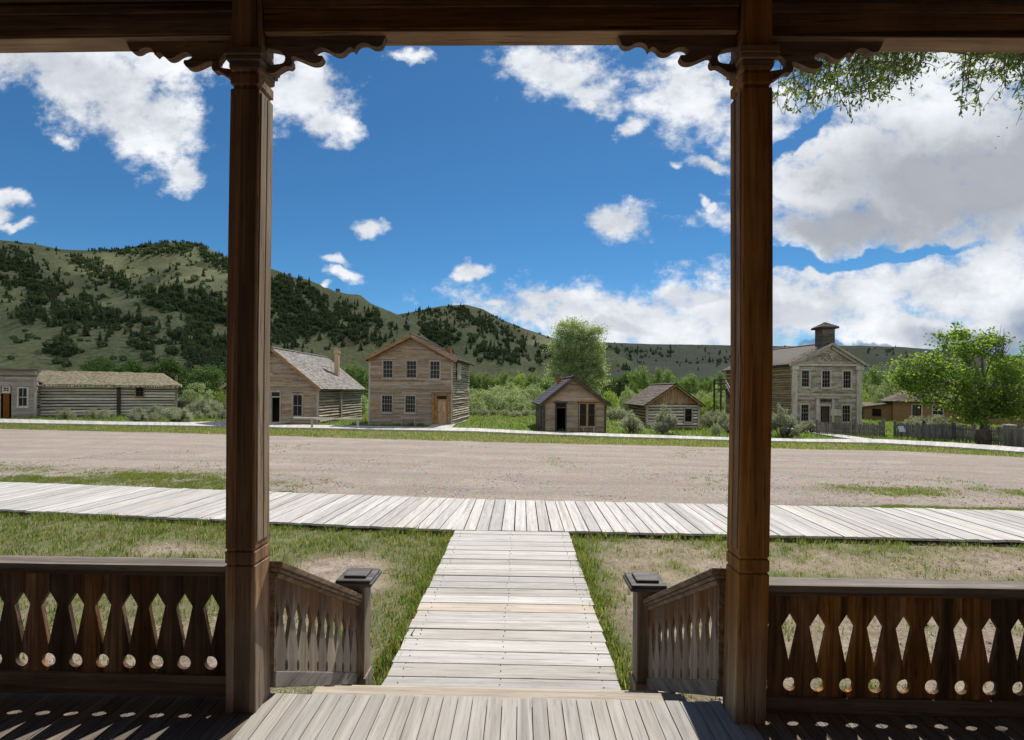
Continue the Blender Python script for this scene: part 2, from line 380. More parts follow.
M = {}
M['walk'] = wood('bleached_plank', (.32,.29,.26), (.47,.44,.405), (.585,.56,.52), 'X', 22, .05, .15, .85, .004, .16, crack=.4, checks=.22)
M['walk_cross'] = wood('bleached_cross_plank', (.32,.295,.265), (.465,.44,.41), (.575,.55,.515), 'Y', 22, .05, .15, .85, .004, .16, crack=.4, checks=.22)
M['walk_tan'] = wood('tan_plank', (.34,.28,.21), (.48,.41,.32), (.58,.51,.42), 'X', 22, .05, .05, .85, .003, .15)
M['joist'] = wood('dark_joist', (.04,.03,.022), (.09,.07,.05), (.15,.12,.09), 'X', 14, .06, .2)
def build_walks():
    mb = MB(); y = 3.42; k = 0
    while y < 7.74:
        w = .176+random.uniform(-.006,.012); j = lambda: random.uniform(-.012,.012); z = .08+random.uniform(-.004,.003)
        y1 = min(y+w, 7.755)
        mb.hexa([(WX0+j(),y,z-.038),(WX1+j(),y,z-.038),(WX1+j(),y1,z-.038),(WX0+j(),y1,z-.038),
                 (WX0+j(),y,z+j()*.2),(WX1+j(),y,z+j()*.2),(WX1+j(),y1,z+j()*.2),(WX0+j(),y1,z+j()*.2)], 1 if k in (8,) else 0)
        y = y1+.007+random.uniform(0,.006); k += 1
    NY = MB(); y = 3.5
    while y < 7.7:
        for x in (WX0+.12, -.127, WX1-.12):
            for e in (0, .085):
                q = x+random.uniform(-.02,.02); v = y+e+random.uniform(-.01,.01); NY.box(q-.004, q+.004, v, v+.008, .07, .0845)
        y += .187
    for x in (WX0+.12, -.127, WX1-.12): mb.box(x-.025, x+.025, 3.45, 7.7, -.03, .036, 2)
    o = obj('walkway', mb, [M['walk'], M['walk_tan'], M['joist']], None, .004); kind(o, 'structure')
    obj('nail_heads', NY, M['joist'], o)
    mb = MB(); x = -18.0
    while x < 17:
        w = .186+random.uniform(-.012,.012); z = .082+random.uniform(-.005,.004); j = lambda: random.uniform(-.02,.02)
        a0, a1, b0, b1 = near_edge(x)+j(), near_edge(x+w)+j(), far_edge(x)+j(), far_edge(x+w)+j()
        # the planks of the left stretch are laid square to its own run
        sk = -.105 if x < -1.2 else 0.0
        dx = 2.2*(-sk)*.8
        mb.hexa([(x,a0,z-.04),(x+w,a1,z-.04),(x+w+dx,b1,z-.04),(x+dx,b0,z-.04),(x,a0,z),(x+w,a1,z+j()*.15),(x+w+dx,b1,z),(x+dx,b0,z+j()*.15)], 0)
        x += w+.010+random.uniform(0,.010)
    for k in range(-18, 17):
        for e in (.16, 1.1, 2.0):
            mb.bar((k, near_edge(k)+e, .005), (k+.999, near_edge(k+.999)+e, .005), .06, .06, 1)
    kind(obj('cross_boardwalk', mb, [M['walk_cross'], M['joist']], None, .004), 'structure')
    PR = [((-60,37),(-64,41.5)),((-40,33.6),(-44,37.6)),((-35.6,32.6),(-40,36.4)),((-27.3,31.8),(-29.7,34.7)),((-20,31.5),(-22,34.5)),((-10.7,30.2),(-11.3,33.0)),((-2.8,29.3),(-3,32.0)),((.54,27.8),(.59,30.0)),((4.9,26.7),(5.3,28.9)),((11.1,26.0),(12,28.1)),((14.9,26.1),(16.1,28.3)),((19.4,26.4),(21.6,29.6)),((21.2,24.4),(24.1,27.6)),((22.1,21.7),(24.9,24.2)),((23.6,17.5),(26.4,19)),((26,12),(28.8,13))]
    mb = MB()
    for (a0, b0), (a1, b1) in zip(PR, PR[1:]):
        a0, b0, a1, b1 = (Vector((*p, 0)) for p in (a0, b0, a1, b1)); n = max(2, int(((a1-a0).length+(b1-b0).length)/2/.19))
        for k in range(n):
            f, g = k/n, (k+.975)/n; q = [a0.lerp(a1,f), a0.lerp(a1,g), b0.lerp(b1,g), b0.lerp(b1,f)]; j = random.uniform(-.004,.004)
            zz = [ground(p.x,p.y)+.10+j for p in q]
            mb.hexa([(p.x,p.y,z-.09) for p, z in zip(q, zz)]+[(p.x,p.y,z) for p, z in zip(q, zz)], 0)
    # short connecting walks to the doors
    for p0, p1, w in (((-24.5,33.5),(-21.5,36.0),1.4), ((-18.2,32.5),(-18.0,36.5),1.6), ((-5.35,30.8),(-5.6,35.95),1.6), ((20.4,29.3),(21.6,39.0),1.3)):
        a, b = Vector((*p0,0)), Vector((*p1,0)); L = (b-a).length; dd = (b-a)/L; s = 0
        side = Vector((dd.y,-dd.x,0))*(w/2)
        while s < L:
            p = a+dd*s; q = a+dd*min(s+.185,L); z = ground(p.x,p.y)+.105+random.uniform(-.003,.003)
            pts = (p-side, p+side, q+side, q-side)
            mb.hexa([(v.x,v.y,z-.09) for v in pts]+[(v.x,v.y,z) for v in pts], 0); s += .192
    kind(obj('far_boardwalk', mb, [M['walk_cross']]), 'structure')
build_walks()

# ------------------------------------------------------------------ grass
M['grass'] = foliage('grass_blades', (.085,.15,.028), (.165,.24,.06), .45, .6, (.36,.31,.18), .2, 1.8)
M['grass_dry'] = foliage('dry_grass_blades', (.20,.18,.075), (.32,.28,.13), .4, .7, (.40,.34,.20), .4, 1.5)
M['straw'] = foliage('straw', (.30,.26,.17), (.50,.45,.34), .1, .8, (.16,.12,.08), .3, 1.0)
M['lawn'] = foliage('lawn_blades', (.09,.145,.024), (.16,.215,.05), .42, .6, (.22,.22,.08), .10, 1.7)
def blades(name, pts, hs, w, mat, lean=.6):
    n = len(pts); P = np.array(pts, np.float32); H = np.array(hs, np.float32)
    a = RNG.uniform(0, 2*PI, n); b = RNG.uniform(0, 2*PI, n); l = RNG.uniform(.1, 1, n)*lean*H
    W = w*RNG.uniform(.6, 1.4, n)
    ex = np.stack([np.cos(a)*W, np.sin(a)*W, np.zeros(n)], 1)
    tip = P + np.stack([np.cos(b)*l, np.sin(b)*l, H], 1)
    mid = P + np.stack([np.cos(b)*l*.35, np.sin(b)*l*.35, H*.55], 1)
    V = np.stack([P-ex, P+ex, mid+ex*.8, tip, mid-ex*.8], 1).reshape(-1, 3)
    F = np.arange(5*n).reshape(n, 5)
    o = link(name, np_mesh(name, V, F), mat); return kind(o, 'stuff')
def near_grass():
    pts, hs = [], []; p2, h2 = [], []
    def tuft(x, y, g, n, hmul=1.0, z=None):
        z0 = ground(x, y) if z is None else z
        for _ in range(n):
            px, py = x+random.gauss(0,.03), y+random.gauss(0,.03)
            h = random.uniform(.02,.07)*(.6+.7*g)*hmul*(.65+.8*max(0,.5+nz(x,y,2.6,7)))
            if random.random() < .72: pts.append((px,py,z0-.01)); hs.append(h)
            else: p2.append((px,py,z0-.01)); h2.append(h)
    for _ in range(21000):           # left yard, right yard
        x = random.uniform(-9.5, 9.5); y = random.uniform(2.75, near_edge(x)-.03)
        if WX0-.02 < x < WX1+.02: continue
        g = green_at(x, y)
        if abs(x) > 1.30*y+1.2: continue
        if random.random() < g**1.3*1.1: tuft(x, y, g, random.randint(4,8) if g > .4 else 4)
    for _ in range(2600):            # taller fringe against the boards
        s = random.choice((0,0,1,2))
        if s == 0: x = random.uniform(-10, 9); y = near_edge(x)-abs(random.gauss(0,.06))+.015
        elif s == 1: x = WX0-abs(random.gauss(0,.06))-.02; y = random.uniform(3.5, 7.7)
        else: x = WX1+abs(random.gauss(0,.06))+.02; y = random.uniform(3.5, 7.7)
        if WX0-.02 < x < WX1+.02: continue
        g = green_at(x, y)
        if random.random() < g: tuft(x, y, g, 5, 1.35 if nz(x,y,1.1,3) > -.1 else .8)
    for _ in range(80000):           # tufts in the road verge
        x = random.uniform(-16, 14); y = far_edge(x)+abs(random.gauss(0,1.6))+.03
        g = green_at(x, y)
        if y < road_far(x)-2 and random.random() < g*1.2: tuft(x, y, g, 5, .8, ground(x,y)+.012)
    lp, lh = [], []
    for _ in range(26000):           # straw and litter lying on the bare soil
        x = random.uniform(-9, 9); y = random.uniform(2.8, near_edge(x)-.05)
        if WX0-.02 < x < WX1+.02 or green_at(x, y) > .6: continue
        if nz(x, y, 1.3, 6) < -.15: continue
        lp.append((x, y, .004)); lh.append(random.uniform(.006,.02))
    o = blades('straw_litter', lp, lh, .0035, M['straw'], 7)
    blades('yard_grass', pts, hs, .0042, M['grass']); blades('dry_grass', p2, h2, .004, M['grass_dry'])
    pts, hs, p2, h2 = [], [], [], []
    for _ in range(52000):           # strip before the far boardwalk
        x = random.uniform(-36, 23); y = random.uniform(road_far(x), interp(FWALK, x, 1)-.02)
        if random.random() < green_at(x, y):
            if random.random() < .55: pts.append((x,y,ground(x,y)-.02)); hs.append(random.uniform(.05,.15))
            else: p2.append((x,y,ground(x,y)-.02)); h2.append(random.uniform(.05,.13))
    blades('verge_grass', pts, hs, .014, M['grass']); blades('dry_verge_grass', p2, h2, .013, M['grass_dry'])
    pts, hs = [], []
    for _ in range(60000):           # lawns behind the far boardwalk
        y = random.uniform(27, 70); x = random.uniform(-1.15, 1.0)*y
        e = interp(FWALK, x, 1)+interp(FWALK, x, 2)
        if y < e+.1: continue
        if random.random() < green_at(x, y): pts.append((x,y,ground(x,y)-.03)); hs.append(random.uniform(.10,.28)*(1 if y > e+1.2 else .55))
    blades('lawn_grass', pts, hs, .03, M['lawn'])
def stones():
    M['pebble'] = foliage('pebble', (.17,.145,.125), (.44,.385,.335), .0, .9)
    P = np.array([(1,0,0),(0,1,0),(-1,0,0),(0,-1,0),(0,0,1),(0,0,-1)], float); FF = np.array([(0,1,4),(1,2,4),(2,3,4),(3,0,4),(1,0,5),(2,1,5),(3,2,5),(0,3,5)])
    Vs, Fs = [], []; n = 0
    def put(x, y, z, s):
        nonlocal n
        a = random.uniform(0, 6.28); c, q = math.cos(a), math.sin(a); v = P*np.array([s*random.uniform(.7,1.5), s*random.uniform(.6,1.1), s*random.uniform(.4,.8)])+RNG.normal(size=(6,3))*s*.15
        Vs.append(np.stack([v[:,0]*c-v[:,1]*q+x, v[:,0]*q+v[:,1]*c+y, v[:,2]+z], 1)); Fs.append(FF+n); n += 6
    for _ in range(9000):
        x = random.uniform(-15, 13); y = far_edge(x)+.1+abs(random.gauss(0,3.6))
        if y < road_far(x)-1 and nz(x,y,.5,4) > -.25: put(x, y, ground(x,y)+.014, random.uniform(.006,.02)*(1.6 if random.random() < .03 else 1))
    for _ in range(5200):
        x = random.uniform(-8.5, 8.5); y = random.uniform(2.8, near_edge(x)-.05)
        if WX0-.03 < x < WX1+.03 or nz(x,y,.9,3) < -.1 or green_at(x,y) > .6: continue
        put(x, y, .0, random.uniform(.004,.013)*(1.8 if random.random() < .03 else 1))
    kind(link('gravel', np_mesh('gravel', np.concatenate(Vs), np.concatenate(Fs)), M['pebble']), 'stuff')
    pts, hs = [], []
    for _ in range(5000):            # small weeds in the gravel
        x = random.uniform(-15, 14); y = random.uniform(11, 21)
        if y > road_far(x)-.8 or nz(x,y,.35,13)+.5*nz(x,y,1.9,2) < .42: continue
        for _ in range(5): pts.append((x+random.gauss(0,.06), y+random.gauss(0,.06), ground(x,y)+.01)); hs.append(random.uniform(.02,.06))
    blades('road_weeds', pts, hs, .008, M['grass'])
near_grass()
stones()

# ------------------------------------------------------------------ porch
FL = .72
GREYD = ((.075,.06,.048), (.17,.145,.12), (.27,.24,.205))
BRN = ((.022,.011,.005), (.07,.038,.019), (.135,.08,.043))
M['post'] = wood('stained_post', (.105,.05,.019), (.31,.162,.068), (.50,.295,.137), 'Z', 26, .035, .14, .75, .005, .45, second=(((.16,.115,.075),(.33,.255,.18),(.45,.37,.28)), 1.45, .75), checks=.6)
M['post_face'] = wood('sun_toned_post_face', (.15,.105,.07), (.34,.255,.175), (.48,.39,.29), 'Z', 26, .035, .2, .75, .004, .3)  # paler side boards: sunlight on the left post put into the colour
M['beam'] = wood('stained_beam', (.052,.027,.012), (.18,.098,.046), (.35,.215,.112), 'X', 20, .04, .15, .75, .005, .55, checks=.8)
M['soffit'] = wood('bounce_toned_soffit', (.15,.09,.052), (.34,.225,.135), (.48,.35,.23), 'X', 20, .05, .1, .75, .004, .5, checks=.8)  # underside paler than the beam: ground bounce put into the colour
M['bracket'] = wood('worn_scroll', (.07,.042,.025), (.19,.125,.077), (.31,.225,.15), 'X', 22, .06, .1, .75, .003, .4)
M['rail_dark'] = wood('dark_rail', (.04,.027,.018), (.13,.09,.06), (.25,.19,.14), 'X', 24, .04, .1, .7, .003, .4)
M['rail_low'] = wood('bounce_toned_bottom_rail', (.07,.048,.032), (.20,.15,.11), (.34,.275,.215), 'X', 24, .04, .1, .75, .003, .4, checks=.5)  # paler than the dark rail: light off the floor put into the colour
M['rail_top'] = wood('weathered_rail_top', (.07,.055,.045), (.19,.16,.135), (.33,.29,.25), 'X', 24, .04, .1, .8, .003, .35)
M['rail_slope'] = wood('sloping_rail', (.07,.042,.024), (.21,.14,.085), (.36,.27,.185), 'Y', 24, .04, .1, .75, .003, .35)
M['rail_grey'] = wood('grey_bottom_rail', (.10,.09,.08), (.22,.205,.185), (.34,.315,.285), 'Y', 24, .04, .1, .8, .003, .3)
M['bal'] = wood('dark_baluster', (.038,.018,.007), (.215,.112,.046), (.47,.275,.128), 'Z', 26, .05, .6, .75, .005, .6, checks=.7)
M['bal_stair'] = wood('worn_shade_topped_baluster', (.15,.118,.088), (.30,.255,.205), (.42,.37,.305), 'Z', 26, .05, .3, .8, .004, .35, second=(((.045,.02,.008),(.15,.072,.028),(.30,.165,.07)), -.25, -.10))  # grey is weathering; the brown top also holds painted handrail shade
M['newel'] = wood('weathered_newel', (.09,.066,.046), (.24,.182,.132), (.38,.31,.235), 'Z', 24, .04, .1, .75, .003, .4)
M['cap'] = wood('dark_cap', (.035,.032,.03), (.095,.088,.083), (.19,.18,.17), 'X', 24, .06, .05, .65, .003, .3)
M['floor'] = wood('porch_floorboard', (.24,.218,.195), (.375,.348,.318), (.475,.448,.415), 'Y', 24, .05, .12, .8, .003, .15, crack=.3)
M['floor_dark'] = wood('shade_toned_floorboard', (.085,.068,.053), (.16,.135,.11), (.24,.205,.17), 'Y', 24, .05, .2, .8, .003, .3)  # boards behind the railings: their shade put into a darker colour
M['tread'] = wood('stair_tread', (.26,.215,.165), (.44,.385,.32), (.56,.51,.44), 'X', 24, .05, .12, .8, .003, .2, crack=.35)
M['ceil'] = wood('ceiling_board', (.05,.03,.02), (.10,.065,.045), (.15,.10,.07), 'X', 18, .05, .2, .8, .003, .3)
M['brick'] = plain('old_brick', (.22,.10,.065), .9, .2, 14, .35)

porch = thing('porch', 'dark weathered wooden porch with carved posts, cut-out railings and steps down to the boardwalk', 'porch', (0, 2.44, 0))
PY = 2.44
def P_(name, mb, mats, parent, bevel=0, loc=None):
    o = obj(name, mb, mats, parent, bevel)
    if loc is not None: o.location = loc
    return o
# all porch geometry is written in world x / z and y relative to PY
def build_porch():
    mb = MB(); x = -6.2
    while x < 6.2:
        w = .0765; e = .095+random.uniform(-.012,.006)
        z = FL+random.uniform(-.0015,.0015)
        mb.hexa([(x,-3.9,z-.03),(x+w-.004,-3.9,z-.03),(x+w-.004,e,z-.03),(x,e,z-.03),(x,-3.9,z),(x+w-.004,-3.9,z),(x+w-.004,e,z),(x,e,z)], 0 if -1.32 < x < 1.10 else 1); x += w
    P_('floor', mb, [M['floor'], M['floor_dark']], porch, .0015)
    mb = MB(); mb.box(-6.2, 6.2, .03, .07, .02, FL-.034)
    P_('skirt', mb, M['rail_dark'], porch)
    # steps
    def step(y0, y1, z, xa, xb):
        b = MB(); m_ = (y0+y1)/2
        b.box(xa, xb, y0, m_-.003, z-.035, z, 0); b.box(xa+.004, xb-.006, m_+.003, y1, z-.035, z-.002, 0)
        b.box(xa+.03, xb-.03, y0+.01, y0+.03, z-.19, z-.037, 1)
        P_('step', b, [M['tread'], M['rail_grey']], porch, .003)
    step(.085, .392, .575, -1.19, .965); step(.385, .69, .40, -1.26, 1.03); step(.68, .985, .225, -1.26, 1.03)
    for xx in (-1.12, -.12, .9):
        b = MB(); b.prism([(.07,.0),(.96,.0),(.96,.186),(.69,.186),(.69,.36),(.395,.36),(.395,.535),(.07,.535)], (xx-.02,0,0), (0,1,0), (0,0,1), (.04,0,0))
        P_('stringer', b, M['rail_dark'], porch)
    # posts
    def post(cx, first):
        w = .0745
        b = MB(); ch = .010; side = 1 if cx > 0 else -1
        bowt = [(FL,.004),(1.42,.016),(2.48,.027),(3.80,.014),(4.4,.010)] if side > 0 else [(FL,0),(1.37,-.010),(2.46,-.0165),(3.80,-.009),(4.4,-.006)]
        def ring(z, hw, c, cx=cx):
            cx += interp(bowt, z, 1); return [(cx-hw+c,-hw,z),(cx+hw-c,-hw,z),(cx+hw,-hw+c,z),(cx+hw,hw-c,z),(cx+hw-c,hw,z),(cx-hw+c,hw,z),(cx-hw,hw-c,z),(cx-hw,-hw+c,z)]
        prof = [(FL,w,.004),(1.442,w,.004),(1.446,w-.006,.004),(1.454,w-.006,.004),(1.458,w,.004),(1.512,w,.004),(1.516,w-.006,.004),(1.524,w-.006,.004),(1.530,w,.007),
                (2.0,w-.001,.007),(2.46,w-.001,.007),(2.9,w-.001,.007),(3.35,w-.001,.007),(3.80,w-.002,.007),(3.806,w-.011,.008),(3.822,w-.011,.008),(3.828,w-.002,.004),(3.872,w-.002,.004),(3.877,w-.010,.006),(3.890,w-.010,.006),(3.895,w-.002,.004),(4.42,w-.004,.008)]
        vs = []
        for z, hw, c in prof: vs += ring(z, hw, c)
        n = len(prof)
        fs = [(i*8+j, i*8+(j+1)%8, (i+1)*8+(j+1)%8, (i+1)*8+j) for i in range(n-1) for j in range(8)] + [tuple(range(7,-1,-1)), tuple(range((n-1)*8, n*8))]
        b.add(vs, fs)
        # thin face boards with a seam down the side
        for sx in (-1, 1):
            for y0, y1 in ((-.056,-.004),(.004,.054)):
                zs = [1.56, 2.0, 2.46, 2.9, 3.35, 3.79]; vs = []
                lo, hi = (-.004, .0045) if sx > 0 else (.0045, -.004)
                for z in zs:
                    q = cx+interp(bowt, z, 1)+sx*w; vs += [(q+lo*sx*sx,y0,z),(q+hi,y0,z),(q+hi,y1,z),(q+lo,y1,z)]
                n_ = len(zs); b.add(vs, [(i*4+k, i*4+(k+1)%4, (i+1)*4+(k+1)%4, (i+1)*4+k) for i in range(n_-1) for k in range(4)]+[(3,2,1,0), tuple(range((n_-1)*4, n_*4))], 1 if side < 0 else 0)
        o = P_('post', b, [M['post'], M['post_face']], porch, .0015)
        b = MB(); h = w+.020
        cx += interp(bowt, 3.93, 1); b.box(cx-h, cx+h, -h, h, 3.958, 3.992); b.box(cx-h+.007, cx+h-.007, -h+.007, h-.007, 3.935, 3.957); b.box(cx-w-.002, cx+w+.002, -w-.002, w+.002, 3.90, 3.934)
        P_('capital', b, M['bracket'], o, .004)
    for k in (-2, -1, 0, 1): post(-1.3685+2.488*(k+1), False)
    # beam, soffit, plate
    for k in range(3):
        xa, xb = -1.3685+2.488*(k-1)+.071, -1.3685+2.488*k-.071
        za, zb = [(4.070,4.090),(4.110,4.106),(4.074,4.052)][k]
        b = MB()
        def slab(y0, y1, d0, d1, mi): b.hexa([(xa,y0,za+d0),(xb,y0,zb+d0),(xb,y1,za*0+zb+d0),(xa,y1,za+d0),(xa,y0,za+d1),(xb,y0,zb+d1),(xb,y1,zb+d1),(xa,y1,za+d1)], mi)
        slab(-.05, .06, 0, .145, 0)
        slab(-.046, .055, -.012, -.002, 1)
        slab(-.062, -.052, .10, .145, 0)
        P_('beam', b, [M['beam'], M['soffit']], porch, .003)
    b = MB(); b.box(-6.2, 6.2, -.075, .07, 4.245, 4.40); b.box(-6.2, 6.2, -.095, -.077, 4.30, 4.40)
    P_('wall_plate', b, M['beam'], porch, .004)
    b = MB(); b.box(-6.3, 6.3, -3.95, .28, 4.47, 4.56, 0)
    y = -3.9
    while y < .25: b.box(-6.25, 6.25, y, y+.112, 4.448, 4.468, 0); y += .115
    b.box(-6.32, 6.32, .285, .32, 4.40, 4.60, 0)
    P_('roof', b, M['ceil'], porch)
    # scroll brackets
    S = .001277
    prof = [(0,150),(472,150),(474,160),(455,190),(425,193),(400,176),(372,176),(354,190),(350,208),(338,192),(322,196),(302,219),(272,220),(240,198),(212,192),(190,206),(186,214),(205,226),(222,224),(226,236),(212,254),(180,257),(140,240),(108,226),(95,232),(104,246),(102,264),(90,272),(76,266),(48,282),(30,296),(0,292),(0,264),(30,260),(66,256),(74,240),(72,220),(56,206),(24,199),(0,196)]
    poly = [(x*S, -(y-150)*S) for x, y in prof]
    def rounded(P):                                   # soften the sawn curve
        out = []
        for i in range(len(P)):
            a, b_ = P[i], P[(i+1)%len(P)]
            out += [(a[0]*.75+b_[0]*.25, a[1]*.75+b_[1]*.25), (a[0]*.25+b_[0]*.75, a[1]*.25+b_[1]*.75)]
        return out
    poly = [poly[0]] + [p for p in rounded(rounded(poly[2:-3]))[2:-6]] + [poly[-3], poly[-2], poly[-1]]
    poly = [(min(x, 473*S), z) for x, z in poly]; poly.insert(1, (473*S, 0.0))
    for cx, sx, sc in ((-1.3685,-1,.93),(-1.3685,1,1.0),(1.1195,-1,.97),(1.1195,1,.93)):
        zt = {(-1.3685,-1):4.076,(-1.3685,1):4.096,(1.1195,-1):4.092,(1.1195,1):4.060}[(cx,sx)]
        b = MB(); pl = [(x*sc, z) for x, z in poly]
        if sx < 0: pl = pl[::-1]
        b.prism(pl, (cx+sx*.079+interp([(4.0,.012)] if cx > 0 else [(4.0,-.008)], 4, 1), -.018, zt), (sx,0,0), (0,0,1), (0,.036,0))
        P_('scroll_bracket', b, M['bracket'], porch, .002)
    # balusters (one mesh, copied)
    bw = .1415; r = .0345
    def bal_profile(hw, zb, zh, zd, zw, zt_, ztop, dw, rx=1.0, rz=1.0):
        R = [(hw, zb)] + [(hw-r*rx*math.cos(t), zh+r*rz*math.sin(t)) for t in [(-PI/2)+PI*i/10 for i in range(11)]] + [(hw, zd), (hw-dw, zw), (hw, zt_), (hw, ztop)]
        return R + [(-x, z) for x, z in R[::-1]]
    pr = bal_profile(bw/2-.0007, .80-1.4, .924-1.4, 1.008-1.4, 1.213-1.4, 1.282-1.4, .0, .0425)
    me_b = MB(); me_b.prism(pr[::-1], (0,-.010,0), (1,0,0), (0,0,1), (0,.020,0))
    def railing(xa, xb, ztop, start, step, label):
        b = MB(); L = xb-xa
        b.box(xa, xb, -.028, .085, ztop-.032, ztop, 0); b.box(xa, xb, -.014, .07, ztop-.046, ztop-.034, 1); b.box(xa, xb, -.002, .018, ztop-.062, ztop-.048, 1)
        rl = P_('railing', b, [M['rail_top'], M['rail_dark']], porch, .004); rl['label'] = label
        b = MB(); b.box(xa, xb, .008, .062, ztop-.685, ztop-.575, 0); b.box(xa, xb, .063, .075, ztop-.66, ztop-.59, 0)
        P_('bottom_rail', b, M['rail_low'], rl, .003)
        first = None; x = start
        while x < xb-.02:
            if x > xa+.04:
                if first is None: o = first = P_('baluster', me_b, M['bal'], rl)
                else: o = first.copy(); COL.objects.link(o); o.parent = rl
                o.location = (x, .033+random.uniform(-.002,.002), ztop-.04); o.rotation_euler = (0, random.uniform(-.006,.006), 0)
            x += step
        # boards left over beside the post
    lx = on_y(212, 660, 2.473)[0]      # rightmost hole of the left railing
    railing(-3.78, -1.4395, 1.425, lx+.0705-.1415*20, .1415, 'railing with cut-out boards on the left of the steps')
    rx = on_y(788.6, 680, 2.473)[0]
    railing(1.1905, 3.53, 1.375, rx-.0705, .1415, 'railing with cut-out boards on the right of the steps')
    # stair railings
    ya, yb = .072, 1.115; sl_ = -.585
    prs = bal_profile(.0585, -.60, -.48, -.40, -.215, -.115, -.02, .042, .42, .95)
    for cx, xo in ((-1.288, 1), (1.04, -1)):
        b = MB(); sh_ = .088*xo      # the stair rails draw in towards the newels
        def rail(x0, x1, dz0, dz1, mi): x0 -= .012*(xo > 0); x1 += .012*(xo < 0); b.hexa([(x0,ya,1.42+dz0),(x1,ya,1.42+dz0),(x1+sh_,yb,1.42+dz0+sl_*(yb-ya)),(x0+sh_,yb,1.42+dz0+sl_*(yb-ya)),(x0,ya,1.42+dz1),(x1,ya,1.42+dz1),(x1+sh_,yb,1.42+dz1+sl_*(yb-ya)),(x0+sh_,yb,1.42+dz1+sl_*(yb-ya))], mi)
        rail(cx-.05, cx+.05, -.034, 0, 0); rail(cx-.038, cx+.038, -.056, -.036, 0); rail(cx-.026, cx+.026, -.085, -.058, 0)
        rl = P_('stair_railing', b, M['rail_slope'], porch, .004)
        b = MB(); rail2 = b
        b.hexa([(cx-.02,ya,.76),(cx+.02,ya,.76),(cx+.02+sh_,yb,.76+sl_*(yb-ya)),(cx-.02+sh_,yb,.76+sl_*(yb-ya)),(cx-.02,ya,.845),(cx+.02,ya,.845),(cx+.02+sh_,yb,.845+sl_*(yb-ya)),(cx-.02+sh_,yb,.845+sl_*(yb-ya))])
        P_('bottom_rail', b, M['rail_grey'], rl, .003)
        xl, xh = (cx-.05, cx+.0125) if xo > 0 else (cx-.0125, cx+.05); b = MB(); b.hexa([(xl,.0705,.76),(xh,.0705,.76),(xh,.088,.75),(xl,.088,.75),(xl,.0705,1.36),(xh,.0705,1.36),(xh,.088,1.35),(xl,.088,1.35)]); P_('filler_board', b, M['rail_slope'], rl)  # added board closing a gap that let a sliver of sun through
        # raking baluster: same cut-outs, ends sheared to the slope
        b = MB(); b.prism([(s, z+sl_*s) for s, z in prs][::(1 if xo > 0 else -1)], (-.011,0,0), (0,1,0), (0,0,1), (.022,0,0))
        first = None; n = 9; st = (yb-ya)/n
        for k in range(n):
            if first is None: o = first = P_('baluster', b, M['bal_stair'], rl)
            else: o = first.copy(); COL.objects.link(o); o.parent = rl
            y = ya+st*(k+.5); o.location = (cx+sh_*(y-ya)/(yb-ya)+random.uniform(-.002,.002), y, 1.36+sl_*(y-ya)); o.rotation_euler = (random.uniform(-.006,.006), 0, -math.atan2(sh_, yb-ya))
    # newel posts
    for cx in (-1.207, .935):
        b = MB(); h = .0725; b.box(cx-h, cx+h, 1.11, 1.255, -.02, .90); b.box(cx-h-.012, cx+h+.012, 1.098, 1.267, -.02, .20)
        o = P_('newel_post', b, M['newel'], porch, .006)
        b = MB(); cy = 1.1825
        for hw, z0, z1 in ((.090,.866,.888),(.138,.889,.916),(.127,.917,.934),(.082,.9345,.954)): b.box(cx-hw, cx+hw, cy-hw, cy+hw, z0, z1)
        P_('cap', b, M['cap'], o, .006)
build_porch()
b = MB(); b.box(-9, 9, -1.75, -1.5, -.1, 7.5); hw = obj('wall', b, M['brick']); kind(hw, 'structure')

# ------------------------------------------------------------------ houses
def wood_b(name, d, m, l, axis, freq, st, var=.25, rough=.85, bump=.004, stain=.3, k=1.52):
    g = lambda c, f: (min(.62, c[0]*k*f*1.06), min(.6, c[1]*k*f*1.03), min(.58, c[2]*k*f*.95))
    return wood(name, g(d,.9), g(m,1), g(l,.95), axis, freq, st, var*.9, rough, bump, stain*.7, crack=.8)
GR = ((.115,.10,.085), (.215,.19,.165), (.32,.285,.245))
M['clap_tan'] = wood_b('grey_tan_clapboard', (.10,.075,.052), (.195,.155,.118), (.285,.235,.185), 'X', 9, .08, .3, .85, .004, .3)
M['clap_grey'] = wood_b('grey_clapboard', (.10,.09,.08), (.19,.172,.152), (.29,.265,.235), 'X', 9, .08, .24, .85, .004, .3)
M['clap_white'] = wood_b('flaked_white_clapboard', (.12,.088,.06), (.27,.24,.205), (.46,.44,.41), 'X', 9, .1, .3, .85, .004, .9)
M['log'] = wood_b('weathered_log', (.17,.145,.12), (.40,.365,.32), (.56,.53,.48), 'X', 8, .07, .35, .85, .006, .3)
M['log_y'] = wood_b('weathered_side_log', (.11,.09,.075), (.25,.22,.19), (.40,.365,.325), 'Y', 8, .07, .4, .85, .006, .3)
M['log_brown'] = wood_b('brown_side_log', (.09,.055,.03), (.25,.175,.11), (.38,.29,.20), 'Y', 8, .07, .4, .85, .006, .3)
M['chink'] = plain('clay_chinking', (.20,.155,.11), .95, .1, 6, .5)
M['chink_d'] = plain('dark_chinking', (.03,.02,.013), .95, .1, 6, .5)
M['trim'] = wood_b('orange_brown_trim', (.10,.05,.02), (.21,.125,.062), (.30,.20,.115), 'X', 9, .08, .15, .8, .003, .3)
M['trim_grey'] = wood_b('grey_trim', (.13,.115,.10), (.25,.225,.20), (.36,.33,.295), 'Z', 9, .08, .15, .8, .003, .3)
M['trim_dark'] = wood('dark_trim', (.03,.022,.016), (.07,.052,.04), (.12,.09,.07), 'X', 9, .08, .15, .8, .003, .3)
